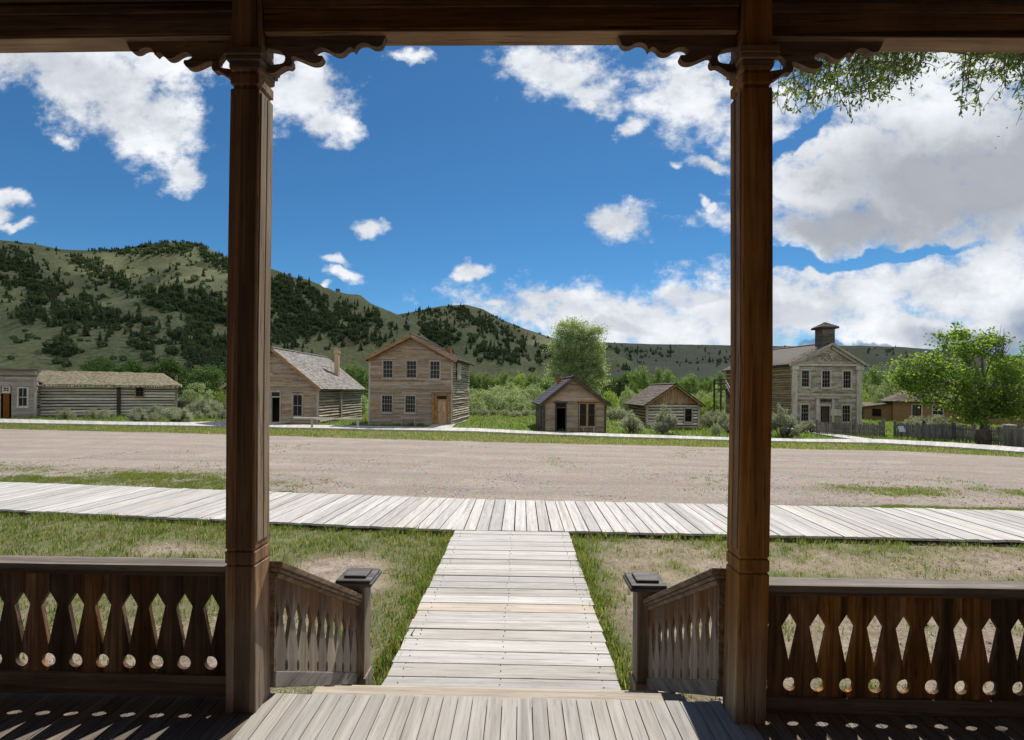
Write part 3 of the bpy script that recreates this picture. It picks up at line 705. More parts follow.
M['white_trim'] = wood_b('worn_white_trim', (.18,.15,.12), (.36,.335,.305), (.46,.44,.41), 'Z', 9, .08, .1, .8, .003, .4)
M['muntin'] = plain('muntin_paint', (.27,.24,.205), .7, .3)
M['glass'] = plain('window_glass', (.010,.011,.011), .14, .22, 2, .5)
M['door_wood'] = wood_b('bare_door_wood', (.13,.075,.035), (.27,.17,.09), (.38,.26,.15), 'Z', 9, .08, .12, .75, .003, .3)
M['door_orange'] = wood('orange_door_wood', (.10,.036,.013), (.19,.073,.026), (.26,.115,.045), 'Z', 9, .08, .12, .7, .003, .3)
M['door_dark'] = wood('dark_door_wood', (.03,.024,.02), (.075,.062,.052), (.13,.11,.095), 'Z', 9, .08, .12, .75, .003, .3)
M['shake'] = wood('grey_shake', (.13,.115,.10), (.255,.235,.21), (.36,.34,.31), 'Z', 9, .3, .4, .9, .004, .2)
M['shake_brown'] = wood('brown_shake', (.065,.048,.036), (.145,.112,.088), (.24,.195,.16), 'Z', 9, .3, .4, .9, .004, .25)
M['shake_dark'] = wood('slate_shingle', (.035,.036,.042), (.07,.072,.082), (.11,.112,.125), 'Z', 9, .3, .25, .8, .004, .2)
M['redbrick'] = plain('red_brick', (.30,.085,.045), .9, .2, 9, .4)
M['flue'] = plain('tan_flue', (.5,.36,.23), .9, .2, 9, .3)
M['adobe'] = plain('tan_stucco', (.27,.165,.08), .95, .15, 2.5, .22)
def sod_material():
    m, t = new_mat('sod_roof'); P = t.n('ShaderNodeTexCoord').outputs['Object']
    n = t.noise(P, 1.1, 6, .7); n2 = t.noise(P, 4.5, 6, .78)
    c = t.mix(t.smooth(n, .42, .62), (.25,.195,.13), (.15,.155,.06)); c = t.mix(.6, c, t.ramp(n2, [(.38, (.07,.055,.035)), (.5, (.22,.185,.125)), (.62, (.42,.365,.28))]))
    t.out(t.bsdf(c, .95, .1, n2, .08)); return m
M['sod'] = sod_material()

def rows(mb, org, du, nn, L, z0, z1, bh, openings=(), gable=None, log=False, mi=0, cmi=1):
    """horizontal boards or logs along du from org, outward normal nn, cut round the openings (s0,s1,z0,z1); gable=(apex_s, apex_z)"""
    O, du, nn = Vector(org), Vector(du), Vector(nn); top = gable[1] if gable else z1
    z = z0; flip = du.cross(Vector((0,0,1))).dot(nn) < 0
    while z < top-.02:
        h = bh*(random.uniform(.9,1.12) if log else 1); zb = min(z+h, top); zc = (z+zb)/2
        def span(zz):
            if gable and zz > z1:
                f = min(1, (zz-z1)/(gable[1]-z1)); return gable[0]*f, L-(L-gable[0])*f
            return 0, L
        s0a, s1a = span(z); s0b, s1b = span(zb)
        segs = [(0.0, L)]
        for (a, b_, c, d) in openings:
            if c < zc < d:
                segs = [q for s, e in segs for q in ((s, min(e, a)), (max(s, b_), e)) if q[1]-q[0] > .01]
        for s, e in segs:
            cuts = [s]
            while not log and e-cuts[-1] > 4.2: cuts.append(cuts[-1]+random.uniform(1.6,3.6))
            cuts.append(e)
            for a, b_ in zip(cuts, cuts[1:]):
                A0, A1 = max(a, s0a), min(b_, s1a); B0, B1 = max(a, s0b), min(b_, s1b)
                if A1-A0 < .02: continue
                if B1 < B0: B0 = B1 = (B0+B1)/2
                if log:
                    r = (zb-z)*.5; off = random.uniform(.0,.04); m0, m1 = (A0+B0)/2, (A1+B1)/2; pts = []
                    k = max(2, int((m1-m0)/1.6)+1)
                    pth = [O+du*(m0+(m1-m0)*i/(k-1))+nn*(off-.03+random.uniform(-.012,.012))+Vector((0,0,zc+random.uniform(-.018,.018))) for i in range(k)]
                    mb.tube(pth, [r*random.uniform(.74,.88) for _ in pth], 8, mi)
                    q = [O+du*A0+Vector((0,0,z)), O+du*A1+Vector((0,0,z)), O+du*B1+Vector((0,0,zb)), O+du*B0+Vector((0,0,zb))]
                    q = [p-nn*.002 for p in q]; mb.add(q, [(0,1,2,3)], cmi)
                else:
                    g = .004+random.uniform(0,.003); bot, tp = .028+random.uniform(0,.004), .008
                    P = lambda ss, zz, o: O+du*ss+nn*o+Vector((0,0,zz))
                    v = [P(A0+g*.5,z,-.02),P(A1-g*.5,z,-.02),P(A1-g*.5,z,bot),P(A0+g*.5,z,bot),P(B0+g*.5,zb+.012,-.02),P(B1-g*.5,zb+.012,-.02),P(B1-g*.5,zb+.012,tp),P(B0+g*.5,zb+.012,tp)]
                    mb.hexa(v, mi)
        z = zb
def shingles(mb, A, B, up, rise, mi=0, course=.17, wmin=.14, wmax=.30, skip=.0):
    """courses of shingles from eave line A-B up the slope direction 'up' (unit) for 'rise' metres"""
    A, B, up = Vector(A), Vector(B), Vector(up); L = (B-A).length; e = (B-A)/L; n = e.cross(up).normalized()
    if n.z < 0: n = -n
    k = 0; t = -.04
    while t < rise-.03:
        s = -random.uniform(0,.1)
        while s < L:
            w = random.uniform(wmin, wmax); a, b_ = max(s,0), min(s+w-.006, L); t1 = min(t+course*1.6, rise)
            if b_-a > .02 and random.random() >= skip:
                o0, o1 = .03+random.uniform(0,.014), .008; tt = t+random.uniform(-.012,.02)
                q = [A+e*a+up*tt+n*o0, A+e*b_+up*tt+n*o0, A+e*b_+up*t1+n*o1, A+e*a+up*t1+n*o1]
                lo = [A+e*a+up*tt, A+e*b_+up*tt]
                mb.add(q+lo, [(0,1,2,3),(4,5,1,0)], mi)
            s += w
        t += course; k += 1
def gable_roof(parent, w, D, ez, ax, az, over=.25, fo=.3, bo=.3, th=.09, mat='shake', name='roof', sides=(1,1), course=.2, drop=0.0, mats2=None):
    """two slabs with shingle courses; drop = how much higher the ridge is at the back"""
    mb = MB()
    for sgn, on in ((-1, sides[0]), (1, sides[1])):
        ex = 0 if sgn < 0 else w; run = abs(ex-ax); sl = (az-ez)/run
        exo = ex+sgn*over; ezo = ez-sl*over
        F0, F1, R0, R1 = Vector((exo,-fo,ezo)), Vector((exo,D+bo,ezo)), Vector((ax,-fo,az)), Vector((ax,D+bo,az+drop))
        dn = Vector((0,0,-th))
        mb.hexa([F0+dn, R0+dn, R1+dn, F1+dn, F0, R0, R1, F1] if sgn < 0 else [R0+dn, F0+dn, F1+dn, R1+dn, R0, F0, F1, R1], 1)
        if on:
            up = (R0-F0); rise = up.length; up = up/rise
            shingles(mb, F0, F1, up, rise, 0, course)
    # ridge boards
    mb.bar((ax-.06,-fo,az+.035),(ax-.06,D+bo,az+.035+drop), .16, .03, 0, (-.5,0,1)); mb.bar((ax+.06,-fo,az+.03),(ax+.06,D+bo,az+.03+drop), .16, .03, 0, (.5,0,1))
    return obj(name, mb, [M[mat], M['trim_dark']], parent)
def rake(parent, w, ez, ax, az, over, y, mat, wd=.2, name='gable_trim'):
    mb = MB()
    for ex, s in ((0,-1),(w,1)):
        sl = (az-ez)/abs(ex-ax); a = Vector((ex+s*over, y, ez-sl*over-.10)); b = Vector((ax, y, az-.10))
        mb.bar(a, b, .045, wd, 0)
    return obj(name, mb, M[mat], parent)
def window(parent, x0, x1, z0, z1, cols, rws, y=0.0, frame='trim_grey', mun='muntin', case=.10, glass='glass', label=None):
    mb = MB(); f = y-.045
    mb.box(x0-case, x0, f, y+.05, z0-case, z1+case, 0); mb.box(x1, x1+case, f, y+.05, z0-case, z1+case, 0)
    mb.box(x0, x1, f, y+.05, z1, z1+case, 0); mb.box(x0-case-.04, x1+case+.04, f-.04, y+.05, z0-case-.05, z0-case, 0); mb.box(x0, x1, f+.01, y+.05, z0-case, z0, 0)
    zm = (z0+z1)/2
    for a, b_ in ((z0, zm), (zm, z1)):
        mb.box(x0, x0+.035, y-.005, y+.03, a, b_, 1); mb.box(x1-.035, x1, y-.005, y+.03, a, b_, 1)
    mb.box(x0, x1, y-.012, y+.03, zm-.025, zm+.025, 1); mb.box(x0, x1, y-.005, y+.03, z0, z0+.05, 1); mb.box(x0, x1, y-.005, y+.03, z1-.035, z1, 1)
    for c in range(1, cols): xx = x0+(x1-x0)*c/cols; mb.box(xx-.011, xx+.011, y-.002, y+.03, z0+.05, zm-.026, 1); mb.box(xx-.011, xx+.011, y-.002, y+.03, zm+.026, z1-.036, 1)
    for r in range(1, rws):
        zz = z0+(z1-z0)*r/rws
        if abs(zz-zm) > .08: mb.box(x0+.036, x1-.036, y-.003, y+.029, zz-.011, zz+.011, 1)
    o = obj('window', mb, [M[frame], M[mun]], parent)
    if label: o['label'] = label
    mb = MB(); mb.box(x0, x1, y+.032, y+.045, z0, z1); obj('pane', mb, M[glass], o); return o
def panel_door(parent, x0, x1, z0, z1, y, mat, knob=True, panels=2):
    mb = MB(); mb.box(x0, x1, y, y+.045, z0, z1)
    for c in range(2):
        for r in range(panels):
            a = x0+.1+(x1-x0-.1)*c/2; b_ = a+(x1-x0-.3)/2; c0 = z0+.15+(z1-z0-.2)*r/panels; d0 = c0+(z1-z0-.2)/panels-.12
            mb.box(a, b_, y-.014, y-.001, c0, d0)
    o = obj('door', mb, M[mat], parent, .006)
    if knob:
        k = MB(); k.tube([(x0+.08,y-.07,z0+1.0),(x0+.08,y-.001,z0+1.0)], [.03,.02], 8); obj('knob', k, M['trim_dark'], o)
    return o
def facade(pxl, pxr, Z, th, base_py):
    """place a house: left/right front corners in the picture, distance of the left one, yaw; returns loc, width, px->x and py->z maps"""
    d = ray(pxl, CY); L = (d[0]*Z, d[1]*Z); a = (pxr-CX)/FPX
    dr = (math.cos(th), math.sin(th)); R0 = (_c, _s); F0 = (-_s, _c)
    dot = lambda p, q: p[0]*q[0]+p[1]*q[1]
    w = (a*dot(L,F0)-dot(L,R0))/(dot(dr,R0)-a*dot(dr,F0))
    zb = height_at((pxl+pxr)/2, base_py, Z)
    loc = (L[0], L[1], zb)
    def fx(px):
        a = (px-CX)/FPX; return (a*dot(L,F0)-dot(L,R0))/(dot(dr,R0)-a*dot(dr,F0))
    def fz(py, px=None):
        px = (pxl+pxr)/2 if px is None else px
        x = fx(px); Zp = dot((L[0]+dr[0]*x, L[1]+dr[1]*x), F0); return height_at(px, py, Zp)-zb
    return loc, w, fx, fz
SOUTH = (0,-1,0)
def four_walls(parent, w, D, ez, ax, az, bh, fm, sm, openings=(), slog=True, low=-.35, flog=False, cm='chink', back=True, cm2=None):
    mb = MB(); rows(mb, (0,0,0), (1,0,0), SOUTH, w, low, ez, bh, openings, (ax, az), flog, 0, 1)
    if not flog: mb.box(.01, w-.01, .025, .04, low, .01, 0)
    fr = obj('wall', mb, [M[fm], M[cm]], parent)
    mb = MB(); rows(mb, (w,.02,0), (0,1,0), (1,0,0), D-.02, low, ez-.05, bh*(1.35 if slog and not flog else 1), (), None, slog, 0, 1)
    obj('side_wall', mb, [M[sm], M[cm2 or cm]], parent)
    mb = MB(); rows(mb, (0,.02,0), (0,1,0), (-1,0,0), D-.02, low, ez-.05, bh*(1.35 if slog and not flog else 1), (), None, slog, 0, 1)
    obj('side_wall', mb, [M[sm], M[cm2 or cm]], parent)
    mb = MB(); rows(mb, (0,D,0), (1,0,0), (0,1,0), w, low, ez, bh*1.5, (), (ax, az), False, 0, 1); obj('back_wall', mb, [M[fm], M[cm]], parent)
    mb = MB(); mb.box(.05, w-.05, .06, D-.06, low, .03); obj('inner_floor', mb, M['trim_dark'], parent)
    return fr
def boxes(name, parent, mat, lst, bevel=0):
    for q in lst:
        mb = MB(); mb.box(*q); obj(name, mb, M[mat] if isinstance(mat, str) else mat, parent, bevel)
def side_walls(parent, w, D, z0, z1, bh, mats, gable=None):
    for x, n in ((w, (1,0,0)), (0, (-1,0,0))):
        mb = MB(); rows(mb, (x,.02,0), (0,1,0), n, D-.02, z0, z1, bh, (), gable, True, 0, 1); obj('side_wall', mb, [M[m_] for m_ in mats], parent)
def bench(label, loc, rz, L=1.5, h=.45, d=.32, mat='trim_grey', group=None):
    t = thing('bench', label, 'bench', loc, rz, group)
    mb = MB(); mb.box(-L/2, L/2, -d/2, -.004, h-.04, h); mb.box(-L/2, L/2, .004, d/2, h-.04, h); obj('seat', mb, M[mat], t, .004)
    for s in (-1, 1):
        mb = MB(); mb.box(s*(L/2-.15)-.03, s*(L/2-.15)+.03, -d/2+.02, d/2-.02, -.1, h-.045); obj('leg', mb, M[mat], t)
    return t
M['log_dark'] = wood('dark_red_log', (.04,.018,.01), (.10,.05,.03), (.17,.10,.065), 'X', 8, .07, .3, .85, .006, .3)
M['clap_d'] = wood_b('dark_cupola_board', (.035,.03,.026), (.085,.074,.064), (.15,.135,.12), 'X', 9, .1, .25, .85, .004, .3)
M['gable'] = wood_b('gable_board', (.10,.055,.03), (.19,.125,.08), (.29,.23,.18), 'Z', 9, .08, .35, .85, .004, .3)

# left edge: false-fronted shop
def house_shop():
    loc, w, fx, fz = facade(-60, 36.5, 37.5, math.radians(33), 419.0)
    t = thing('shop_house', 'grey false-fronted wooden building with an orange door at the left end of the street', 'building', loc, math.radians(33))
    top = fz(369.8); ops = [(fx(2.8)-.1, fx(9.8)+.1, -.3, fz(392.5)), (fx(18.4)-.1, fx(27.3)+.1, fz(406.7)-.1, fz(387.6)+.1), (fx(2.8)-.1, fx(9.8)+.1, fz(392.5), fz(387)+.05)]
    ops += [(fx(-20)-.1, fx(-11)+.1, fz(406.7)-.1, fz(387.6)+.1)]
    mb = MB(); rows(mb, (0,0,0), (1,0,0), SOUTH, w, -.3, top, .19, ops, None, False, 0, 1); obj('wall', mb, [M['clap_grey'], M['chink']], t)
    mb = MB()
    for x in (.06, w-.06): mb.box(x-.09, x+.09, -.075, .0, -.3, top, 0)
    mb.box(-.1, w+.12, -.12, .1, top, top+.14, 1); mb.box(-.05, w+.06, -.08, .0, top-.5, top-.38, 1)
    obj('cornice', mb, [M['trim_grey'], M['clap_d']], t)
    D = 5.5; side_walls(t, w, D, -.3, top-.95, .22, ('log_y','chink_d'))
    mb = MB(); rows(mb, (0,D,0), (1,0,0), (0,1,0), w, -.3, top-.7, .3, (), (w/2, top+.0)); obj('back_wall', mb, [M['clap_grey'], M['chink']], t)
    gable_roof(t, w, D, top-.9, w/2, top+.06, .25, -.4, .3, .08, 'shake')
    window(t, fx(18.4), fx(27.3), fz(406.7), fz(387.6), 2, 2, 0, 'white_trim', 'white_trim', .09)
    window(t, fx(-20), fx(-11), fz(406.7), fz(387.6), 2, 2, 0, 'white_trim', 'white_trim', .09)
    panel_door(t, fx(3.2), fx(9.4), .02, fz(392.8), .0, 'door_orange')
    window(t, fx(3.2), fx(9.4), fz(391.6), fz(387.2), 2, 1, 0, 'white_trim', 'white_trim', .07)
house_shop()

def long_cabin():
    th = math.radians(35); loc, w, fx, fz = facade(38.5, 176, 41.2, th, 417.5)
    loc = (loc[0], loc[1], -.32)
    t = thing('log_cabin', 'long low log building with a sod roof beside the false-fronted shop', 'building', loc, th)
    ez = 2.98; D = 6.2; wo = (fx(136), fx(143.5), ez-1.15, ez-.28)
    mb = MB(); rows(mb, (0,0,0), (1,0,0), SOUTH, w, -.4, ez, .265, [(wo[0]-.08, wo[1]+.08, wo[2]-.1, wo[3]+.05)], None, True, 0, 1)
    obj('wall', mb, [M['log'], M['chink_d']], t)
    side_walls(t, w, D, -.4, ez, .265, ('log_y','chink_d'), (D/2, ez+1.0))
    mb = MB(); rows(mb, (0,D,0), (1,0,0), (0,1,0), w, -.4, ez, .265, (), None, True, 0, 1); obj('back_wall', mb, [M['log'], M['chink_d']], t)
    xx = fx(119); boxes('corner_post', t, 'trim_dark', [(xx-.14,xx+.14,-.19,.02,-.4,ez-.05)]); boxes('corner_post', t, 'trim_grey', [(w-.1,w+.12,-.12,.1,-.4,ez-.02)])
    window(t, *wo, 2, 1, -.1, 'trim', 'trim_dark', .07)
    # low roof of poles and sod, uneven
    nx, ny = 90, 26; V = []; 
    for j in range(ny+1):
        for i in range(nx+1):
            x = -.35+(w+.8)*i/nx; y = -.65+(D+1.3)*j/ny; r = max(0, min(1-abs(y-D/2)/(D/2+.65), 1-(x-(w-1.15))/1.6 if x > w-1.15 else 1))
            V.append((x, y, ez-.10+1.22*r + .10*fbm(x, y, .8, 3) + .07*nz(x*.3, y, .8) + .05*nz(x,y,3.1)))
    F = [(j*(nx+1)+i, j*(nx+1)+i+1, (j+1)*(nx+1)+i+1, (j+1)*(nx+1)+i) for j in range(ny) for i in range(nx)]
    n0 = len(V); V += [(x,y,z-.2) for x,y,z in V]; F2 = [tuple(q+n0 for q in f[::-1]) for f in F]
    ed = [i for i in range(nx+1)] + [j*(nx+1)+nx for j in range(1,ny+1)] + [ny*(nx+1)+i for i in range(nx-1,-1,-1)] + [j*(nx+1) for j in range(ny-1,0,-1)]
    F3 = [(ed[(k+1)%len(ed)], ed[k], ed[k]+n0, ed[(k+1)%len(ed)]+n0) for k in range(len(ed))]
    mb = MB(); mb.add(V, F+F2+F3, 0); rf = obj('roof', mb, M['sod'], t)
    mb = MB()
    for k in range(60): x = -.3+(w+.7)*k/59+random.uniform(-.06,.06); mb.tube([(x,-.72,ez-.27),(x,-.1,ez-.06)], [.05,.05], 6)
    obj('rafter_ends', mb, M['log'], t)
    pts, hs = [], []
    o = None
long_cabin()

def chimney_cabin():
    pl = 226.5; loc, w, fx, fz = facade(pl, 318.4, 36, 0, 424.2)
    t = thing('chimney_cabin', 'grey one-storey cabin with a steep shingled roof and one tall tan chimney', 'house', loc, 0)
    ez = fz(385.7); az = fz(349.6); ax = fx(272.8); D = 9.6
    def O(a, b_, c, d): return (fx(a)-.02, fx(b_)+.02, fz(d), fz(c))
    ops = [(fx(272), fx(280), -.4, fz(392)), (fx(293.2)-.08, fx(302.2)+.08, fz(416)-.1, fz(394.5)+.1), (fx(236), fx(246), fz(416), fz(394.5))]
    four_walls(t, w, D, ez, ax, az, .16, 'clap_tan', 'log_y', ops)
    gable_roof(t, w, D, ez+.05, ax, az+.12, .32, .35, .4, .09, 'shake')
    rake(t, w, ez+.05, ax, az+.12, .3, -.33, 'trim')
    window(t, fx(293.2), fx(302.2), fz(416), fz(394.5), 2, 2, 0, 'trim_grey', 'muntin'); window(t, fx(236), fx(246), fz(416), fz(394.5), 2, 2, 0, 'trim_grey', 'muntin')
    mb = MB(); a, b_ = fx(272), fx(280); zt = fz(392)
    mb.box(a-.12, a, -.05, .1, -.1, zt+.12); mb.box(b_, b_+.12, -.05, .1, -.1, zt+.12); mb.box(a, b_, -.05, .1, zt, zt+.12); mb.box(a, b_, -.03, .1, fz(397.5), fz(396.2))
    mb.box(a-.25, b_+.25, -.3, .0, -.2, .0); fr = obj('door_frame', mb, M['trim_grey'], t)
    mb = MB(); mb.box(a, b_, .03, .05, fz(396.2), zt); obj('transom_pane', mb, M['glass'], fr)
    mb = MB(); mb.box(a-.86, a-.02, 1.2, 1.245, .03, fz(397.5)); obj('door', mb, M['door_dark'], t)
    boxes('corner_post', t, 'trim_grey', [(w-.12,w+.07,-.045,.0,-.3,ez),(w-.02,w+.16,4.2,4.4,-.3,ez-.1)])
    # chimney on the right slope
    cx = w-1.15; cy = 6.6; zr = ez+.17+(az-ez)*(1.15/(w-ax)); h = .175
    mb = MB(); mb.box(cx-h, cx+h, cy-h, cy+h, zr-.5, zr+1.85); mb.box(cx-h-.05, cx+h+.05, cy-h-.05, cy+h+.05, zr+1.851, zr+2.0); mb.box(cx-h-.02, cx+h+.02, cy-h-.02, cy+h+.02, zr+2.001, zr+2.22); mb.box(cx-h-.06,cx+h+.06,cy-h-.06,cy+h+.06,zr+2.221,zr+2.27)
    obj('chimney', mb, M['flue'], t)
chimney_cabin()

def two_storey():
    th = math.radians(-4); loc, w, fx, fz = facade(369, 452.3, 36, th, 425.3)
    t = thing('two_storey_house', 'two-storey tan clapboard house with five windows and an orange-framed door', 'house', loc, th)
    ez = fz(357); az = fz(336.5); ax = fx(411.5); D = 6.8
    wins = [(382.9,392.6,360.7,378),(406.5,416.2,361,378),(430,439.6,361.3,378.6),(382,392.4,395.7,412.6),(405.6,415.4,395.7,412.6)]
    ops = [(fx(a)-.06, fx(b_)+.06, fz(d)-.1, fz(c)+.06) for a,b_,c,d in wins] + [(fx(434)-.05, fx(449.5), -.5, fz(395.2))]
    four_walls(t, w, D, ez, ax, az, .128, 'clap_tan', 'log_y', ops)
    gable_roof(t, w, D, ez+.02, ax, az+.14, .42, .4, .3, .1, 'shake_brown')
    rake(t, w, ez+.02, ax, az+.14, .4, -.38, 'trim', .24); rake(t, w, ez-.22, ax, az-.12, .0, -.045, 'trim', .14)
    for k, (a,b_,c,d) in enumerate(wins): window(t, fx(a), fx(b_), fz(d), fz(c), 3 if k < 3 else 4, 4, 0, 'trim_grey', 'muntin', .075)
    mb = MB(); a, b_ = fx(437), fx(446.8); zt = fz(399.2)
    for x0, x1 in ((fx(432.6), fx(434.4)), (fx(448.4), fx(450.2))): mb.box(x0, x1, -.11, .02, -.1, fz(392))
    mb.box(fx(434.4), a, -.03, .06, -.1, fz(395)); mb.box(b_, fx(448.4), -.03, .06, -.1, fz(395)); mb.box(a, b_, -.03, .06, fz(395.3), fz(391.8)); mb.box(a, b_, -.03, .06, fz(399.4), fz(398.8))
    fr = obj('door_frame', mb, M['trim'], t)
    mb = MB(); mb.box(fx(431.2), fx(452), -.42, .0, fz(391.4), fz(390.6)); mb.box(fx(432.2), fx(451), -.30, .0, fz(392.3), fz(391.5)); obj('door_canopy', mb, M['clap_grey'], fr)
    mb = MB(); mb.box(a, b_, .02, .04, fz(398.8), fz(395.3))
    obj('transom_pane', mb, M['glass'], fr)
    panel_door(t, a, b_, .03, zt, .03, 'door_wood', True, 2)
    mb = MB(); mb.box(fx(428), fx(452), -1.1, -.02, -.2, -.02); obj('doorstep', mb, M['trim_grey'], t)
    boxes('corner_post', t, 'trim_grey', [(-.02,.10,-.045,.0,-.4,ez),(w-.10,w+.03,-.045,.0,-.4,ez)])
    mb = MB(); mb.box(w+.20, w+.26, 1.2, 2.0, fz(378), fz(363)); mb.box(w+.14,w+.2,1.05,2.15,fz(379.5),fz(361.5)); obj('side_window', mb, M['white_trim'], t)
    mb = MB(); cx, cy = fx(437), 3.4; mb.box(cx-.28, cx+.28, cy-.28, cy+.28, az-1.5, az-.66); obj('chimney', mb, M['redbrick'], t)
two_storey()

def small_shed():
    th = math.radians(3); loc, w, fx, fz = facade(544, 605.9, 31.2, th, 431.6)
    t = thing('wooden_shed', 'small tan clapboard cabin with a dark slate-coloured roof below the tall cottonwood', 'cabin', loc, th)
    ez = fz(401.3); az = fz(378.4); ax = fx(573.2); D = 6.0
    ops = [(fx(555.8), fx(566), -.4, fz(402.8)), (fx(579)-.04, fx(595.6)+.04, fz(428), fz(402))]
    four_walls(t, w, D, ez, ax, az, .115, 'clap_tan', 'clap_d', ops, slog=False)  # darker side boards: the shade on that side put into the colour
    gable_roof(t, w, D, ez+.03, ax, az+.1, .28, .3, .3, .08, 'shake_dark')
    rake(t, w, ez+.03, ax, az+.1, .26, -.285, 'trim_dark', .17); rake(t, w, ez-.12, ax, az-.05, .0, -.05, 'trim', .08)
    boxes('corner_post', t, 'trim_dark', [(-.03,.09,-.05,.0,-.3,ez),(w-.09,w+.03,-.05,.0,-.3,ez)])
    a, b_ = fx(556.5), fx(565.5); zt = fz(403.2); mb = MB()
    mb.box(a-.08, a, -.05, .05, -.1, zt); mb.box(b_, b_+.08, -.05, .05, -.1, zt); mb.box(a-.14, b_+.14, -.1, .05, zt, zt+.09); mb.box(a, b_, -.04, .05, fz(408.2), fz(406.8))
    fr = obj('door_frame', mb, M['trim_dark'], t); mb = MB(); mb.box(a, b_, .03, .05, fz(406.8), zt); obj('transom_pane', mb, M['glass'], fr)
    mb = MB(); mb.box(a+.02, a+.06, .1, .62, .03, fz(408.4)); obj('door', mb, M['door_dark'], t)
    x0, x1, xm = fx(579.8), fx(594.9), fx(587.3); zb = fz(426); 
    window(t, x0, xm-.06, zb, fz(403.6), 1, 2, 0, 'trim', 'trim_dark', .06); window(t, xm+.06, x1, zb, fz(403.6), 1, 2, 0, 'trim', 'trim_dark', .06)
    mb = MB(); mb.box(x0-.14, x1+.14, -.11, .0, fz(403.2)+.07, fz(403.2)+.15); obj('window_hood', mb, M['trim'], t)
    mb = MB(); mb.box(ax-.55, ax-.3, 3.6, 3.9, az-.4, az+.13); mb.box(ax-.12, ax+.14, 3.1, 3.4, az-.3, az+.21); obj('chimney', mb, M['redbrick'], t)
    mb = MB(); mb.box(-.05, -.02, 1.0, 1.7, -.1, 1.5); obj('side_door', mb, M['trim_dark'], t)
    bench('low grey bench under the window of the slate-roofed cabin', (loc[0]+fx(587.5)*math.cos(th), loc[1]-.42, loc[2]-.02), th, .95, .38, .28)
small_shed()

def small_log():
    th = math.radians(2); loc, w, fx, fz = facade(646.6, 698.6, 37, th, 426.6)
    t = thing('log_cabin', 'small log cabin with a sagging shake roof between two sagebrush bushes', 'cabin', loc, th)
    ez = fz(403.5); az = fz(385.5); ax = fx(673.6); D = 5.4; wo = (fx(684.6), fx(691.4), fz(421.5), fz(408.5))
    mb = MB(); rows(mb, (0,0,0), (1,0,0), SOUTH, w, -.4, ez, .235, [(wo[0]-.06, wo[1]+.06, wo[2]-.08, wo[3]+.08)], None, True, 0, 1)
    obj('wall', mb, [M['log'], M['chink_d']], t)
    mb = MB(); x = 0.0
    while x < w-.02:                                     # upright boards in the gable
        a, b_ = x+.004, min(x+.17, w); zt = lambda s: ez+(az-ez)*(s/ax if s < ax else (w-s)/(w-ax)) - .02
        lo = ez-random.uniform(0,.12)
        mb.hexa([(a,-.10,lo),(b_,-.10,lo),(b_,-.05,lo),(a,-.05,lo),(a,-.10,max(lo+.03,zt(a))),(b_,-.10,max(lo+.03,zt(b_))),(b_,-.05,max(lo+.03,zt(b_))),(a,-.05,max(lo+.03,zt(a)))]); x += .175
    obj('gable_boards', mb, M['gable'], t)
    side_walls(t, w, D, -.4, ez, .235, ('log_brown','chink_d'))
    mb = MB(); rows(mb, (0,D,0), (1,0,0), (0,1,0), w, -.4, ez, .235, (), (ax, az)); obj('back_wall', mb, [M['clap_grey'], M['chink']], t)
    gable_roof(t, w, D, ez+.08, ax, az+.13, .34, .55, .2, .09, 'shake_brown')
    rake(t, w, ez+.08, ax, az+.13, .32, -.52, 'trim', .13)
    window(t, *wo, 1, 2, -.08, 'trim_grey', 'trim_dark', .08)
    boxes('corner_post', t, 'trim_grey', [(-.06,.12,-.13,.06,-.4,ez-.02),(w-.1,w+.08,-.13,.06,-.4,ez-.02)])
small_log()

